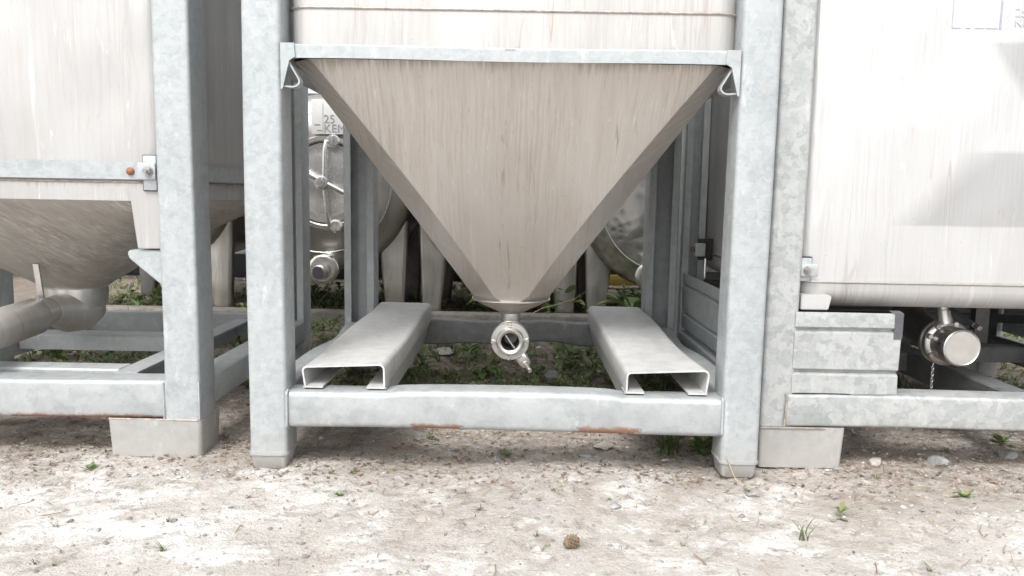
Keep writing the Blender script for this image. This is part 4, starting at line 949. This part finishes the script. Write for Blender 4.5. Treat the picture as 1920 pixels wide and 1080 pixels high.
def stone(label, x, y, s, mat, fl=0.55, seed=1):
    bm = bmesh.new(); bmesh.ops.create_icosphere(bm, subdivisions=3, radius=1)
    rg = random.Random(seed); pl = [(Vector((rg.gauss(0, 1), rg.gauss(0, 1), rg.gauss(0, 1))).normalized(), rg.uniform(0.5, 0.85)) for _ in range(9)]
    for v in bm.verts:
        for nn, d in pl:
            e = v.co.dot(nn) - d
            if e > 0: v.co -= nn * e
        v.co *= 1 + 0.06 * noise.noise(v.co * 2.5 + Vector((seed, 0, 0)))
        v.co = Vector((v.co.x * s, v.co.y * s * 0.8, v.co.z * s * fl))
    mb = MB(); mb.bm.free(); mb.bm = bm; o = mb.build("stone", mat, None, 25)
    o.location = (x, y, hgt(x, y) + s * fl * 0.35); o.rotation_euler.z = seed
    return tag(o, label, "stone", "loose stones")
stone("flat pale stone lying in front of the right foot block's right corner", 0.937, 0.136, 0.030, STONE_WARM, 0.4, 1)
stone("grey angular stone below the right container's beam, beyond the foot block", 1.10, 0.14, 0.030, STONE, 0.55, 2)
stone("flat grey stone slab under the middle beam, right of its centre", 0.205, 0.14, 0.020, STONE, 0.3, 3)
stone("pale triangular stone in the gravel left of the right front foot", 0.243, -0.17, 0.018, STONE, 0.4, 4)
stone("tan flat stone in the gravel, lower centre left of the pine cone", -0.16, -0.245, 0.022, STONE_WARM, 0.3, 5)
stone("small grey round stone just below the right front foot", 0.565, -0.09, 0.018, STONE, 0.5, 6)
stone("dark grey stone beside the weeds by the rear beam right of the valve", 0.16, 1.02, 0.035, STONE, 0.6, 7)
stone("grey stone near the right picture edge under the beam", 1.32, 0.22, 0.032, STONE, 0.5, 8)
# dead leaf and pine cone
def dead_leaf(label, x, y, s, a):
    V, F = [], []
    for j in range(5):
        for i in range(5):
            u, v = i / 2 - 1, j / 2 - 1; k = 1 - 0.35 * abs(v); V.append((u * s * k, v * s * 0.7, 0.006 + s * 0.25 * math.sin(u * 2.2 + v) * 0.5 + s * 0.12 * u * u))
    for j in range(4):
        for i in range(4): b = j * 5 + i; F.append((b, b + 1, b + 6, b + 5))
    o = from_lists("dead_leaf", V, F, DEADLEAF, None, True); o.location = (x, y, hgt(x, y)); o.rotation_euler.z = a
    tag(o, label, "leaf", "dead leaves")
dead_leaf("grey curled dead leaf lying under the middle beam, right of centre", 0.257, 0.20, 0.028, 0.4)
dead_leaf("whitish dead leaf among weeds beside the right fork pocket", 0.235, 1.38, 0.05, 1.0)
dead_leaf("pale dead leaf in litter below the middle rear beam, left side", -0.27, 1.42, 0.055, 2.0)
m = MB(); rngc = random.Random(3); m.lathe([(0.001, -0.013), (0.006, -0.011), (0.0085, -0.004), (0.008, 0.004), (0.005, 0.011), (0.001, 0.014)], (0, 0, 0), (0.8, 0.35, 0.3), 14)
axc = Vector((0.8, 0.35, 0.3)).normalized(); uc = axc.orthogonal().normalized(); vc = axc.cross(uc)
for i in range(64):
    t = i / 63; a = i * 2.39996; h = -0.014 + 0.028 * t; rr = 0.0115 * math.sin(math.pi * (0.12 + 0.80 * (1 - t))) + 0.001
    d_ = uc * math.cos(a) + vc * math.sin(a); c_ = axc * h + d_ * rr; tg = axc.cross(d_); s_ = 0.0036
    b0 = axc * h + d_ * rr * 0.35
    tip = c_ + d_ * 0.002 + axc * 0.002
    m.loft([[b0 + tg * 0.001 - axc * 0.0005, b0 - tg * 0.001 - axc * 0.0005, b0 - tg * 0.001 + axc * 0.0008, b0 + tg * 0.001 + axc * 0.0008],
            [c_ + tg * s_ - axc * 0.0006, c_ - tg * s_ - axc * 0.0006, c_ - tg * s_ + axc * 0.0012, c_ + tg * s_ + axc * 0.0012],
            [tip + tg * s_ * 0.4, tip - tg * s_ * 0.4, tip - tg * s_ * 0.4 + axc * 0.001, tip + tg * s_ * 0.4 + axc * 0.001]])
pc = m.build("pine_cone", CONEM, None, 30); pc.location = (0.134, -0.377, hgt(0.134, -0.377) + 0.011); tag(pc, "brown pine cone lying on the pale gravel in the foreground", "pine cone")

# dry stalks
m = MB(); m.tube([(0.075, 0.47, 0.318), (0.10, 0.48, 0.330), (0.14, 0.50, 0.338), (0.20, 0.54, 0.352), (0.235, 0.57, 0.372)], [0.0012, 0.0012, 0.001, 0.0009, 0.0006], 6)
o = m.build("dry_stalk", STRAW); tag(o, "thin pale dry stalk caught against the funnel's tip", "stalk", "dry stalks")
m = MB(); m.tube([(0.545, -0.035, 0.0), (0.536, -0.02, 0.02), (0.523, 0.0, 0.055), (0.519, 0.012, 0.075)], [0.0014, 0.0014, 0.0012, 0.0008], 6)
o = m.build("dry_stalk", STRAW); tag(o, "pale bent straw leaning by the middle container's right front foot", "stalk", "dry stalks")
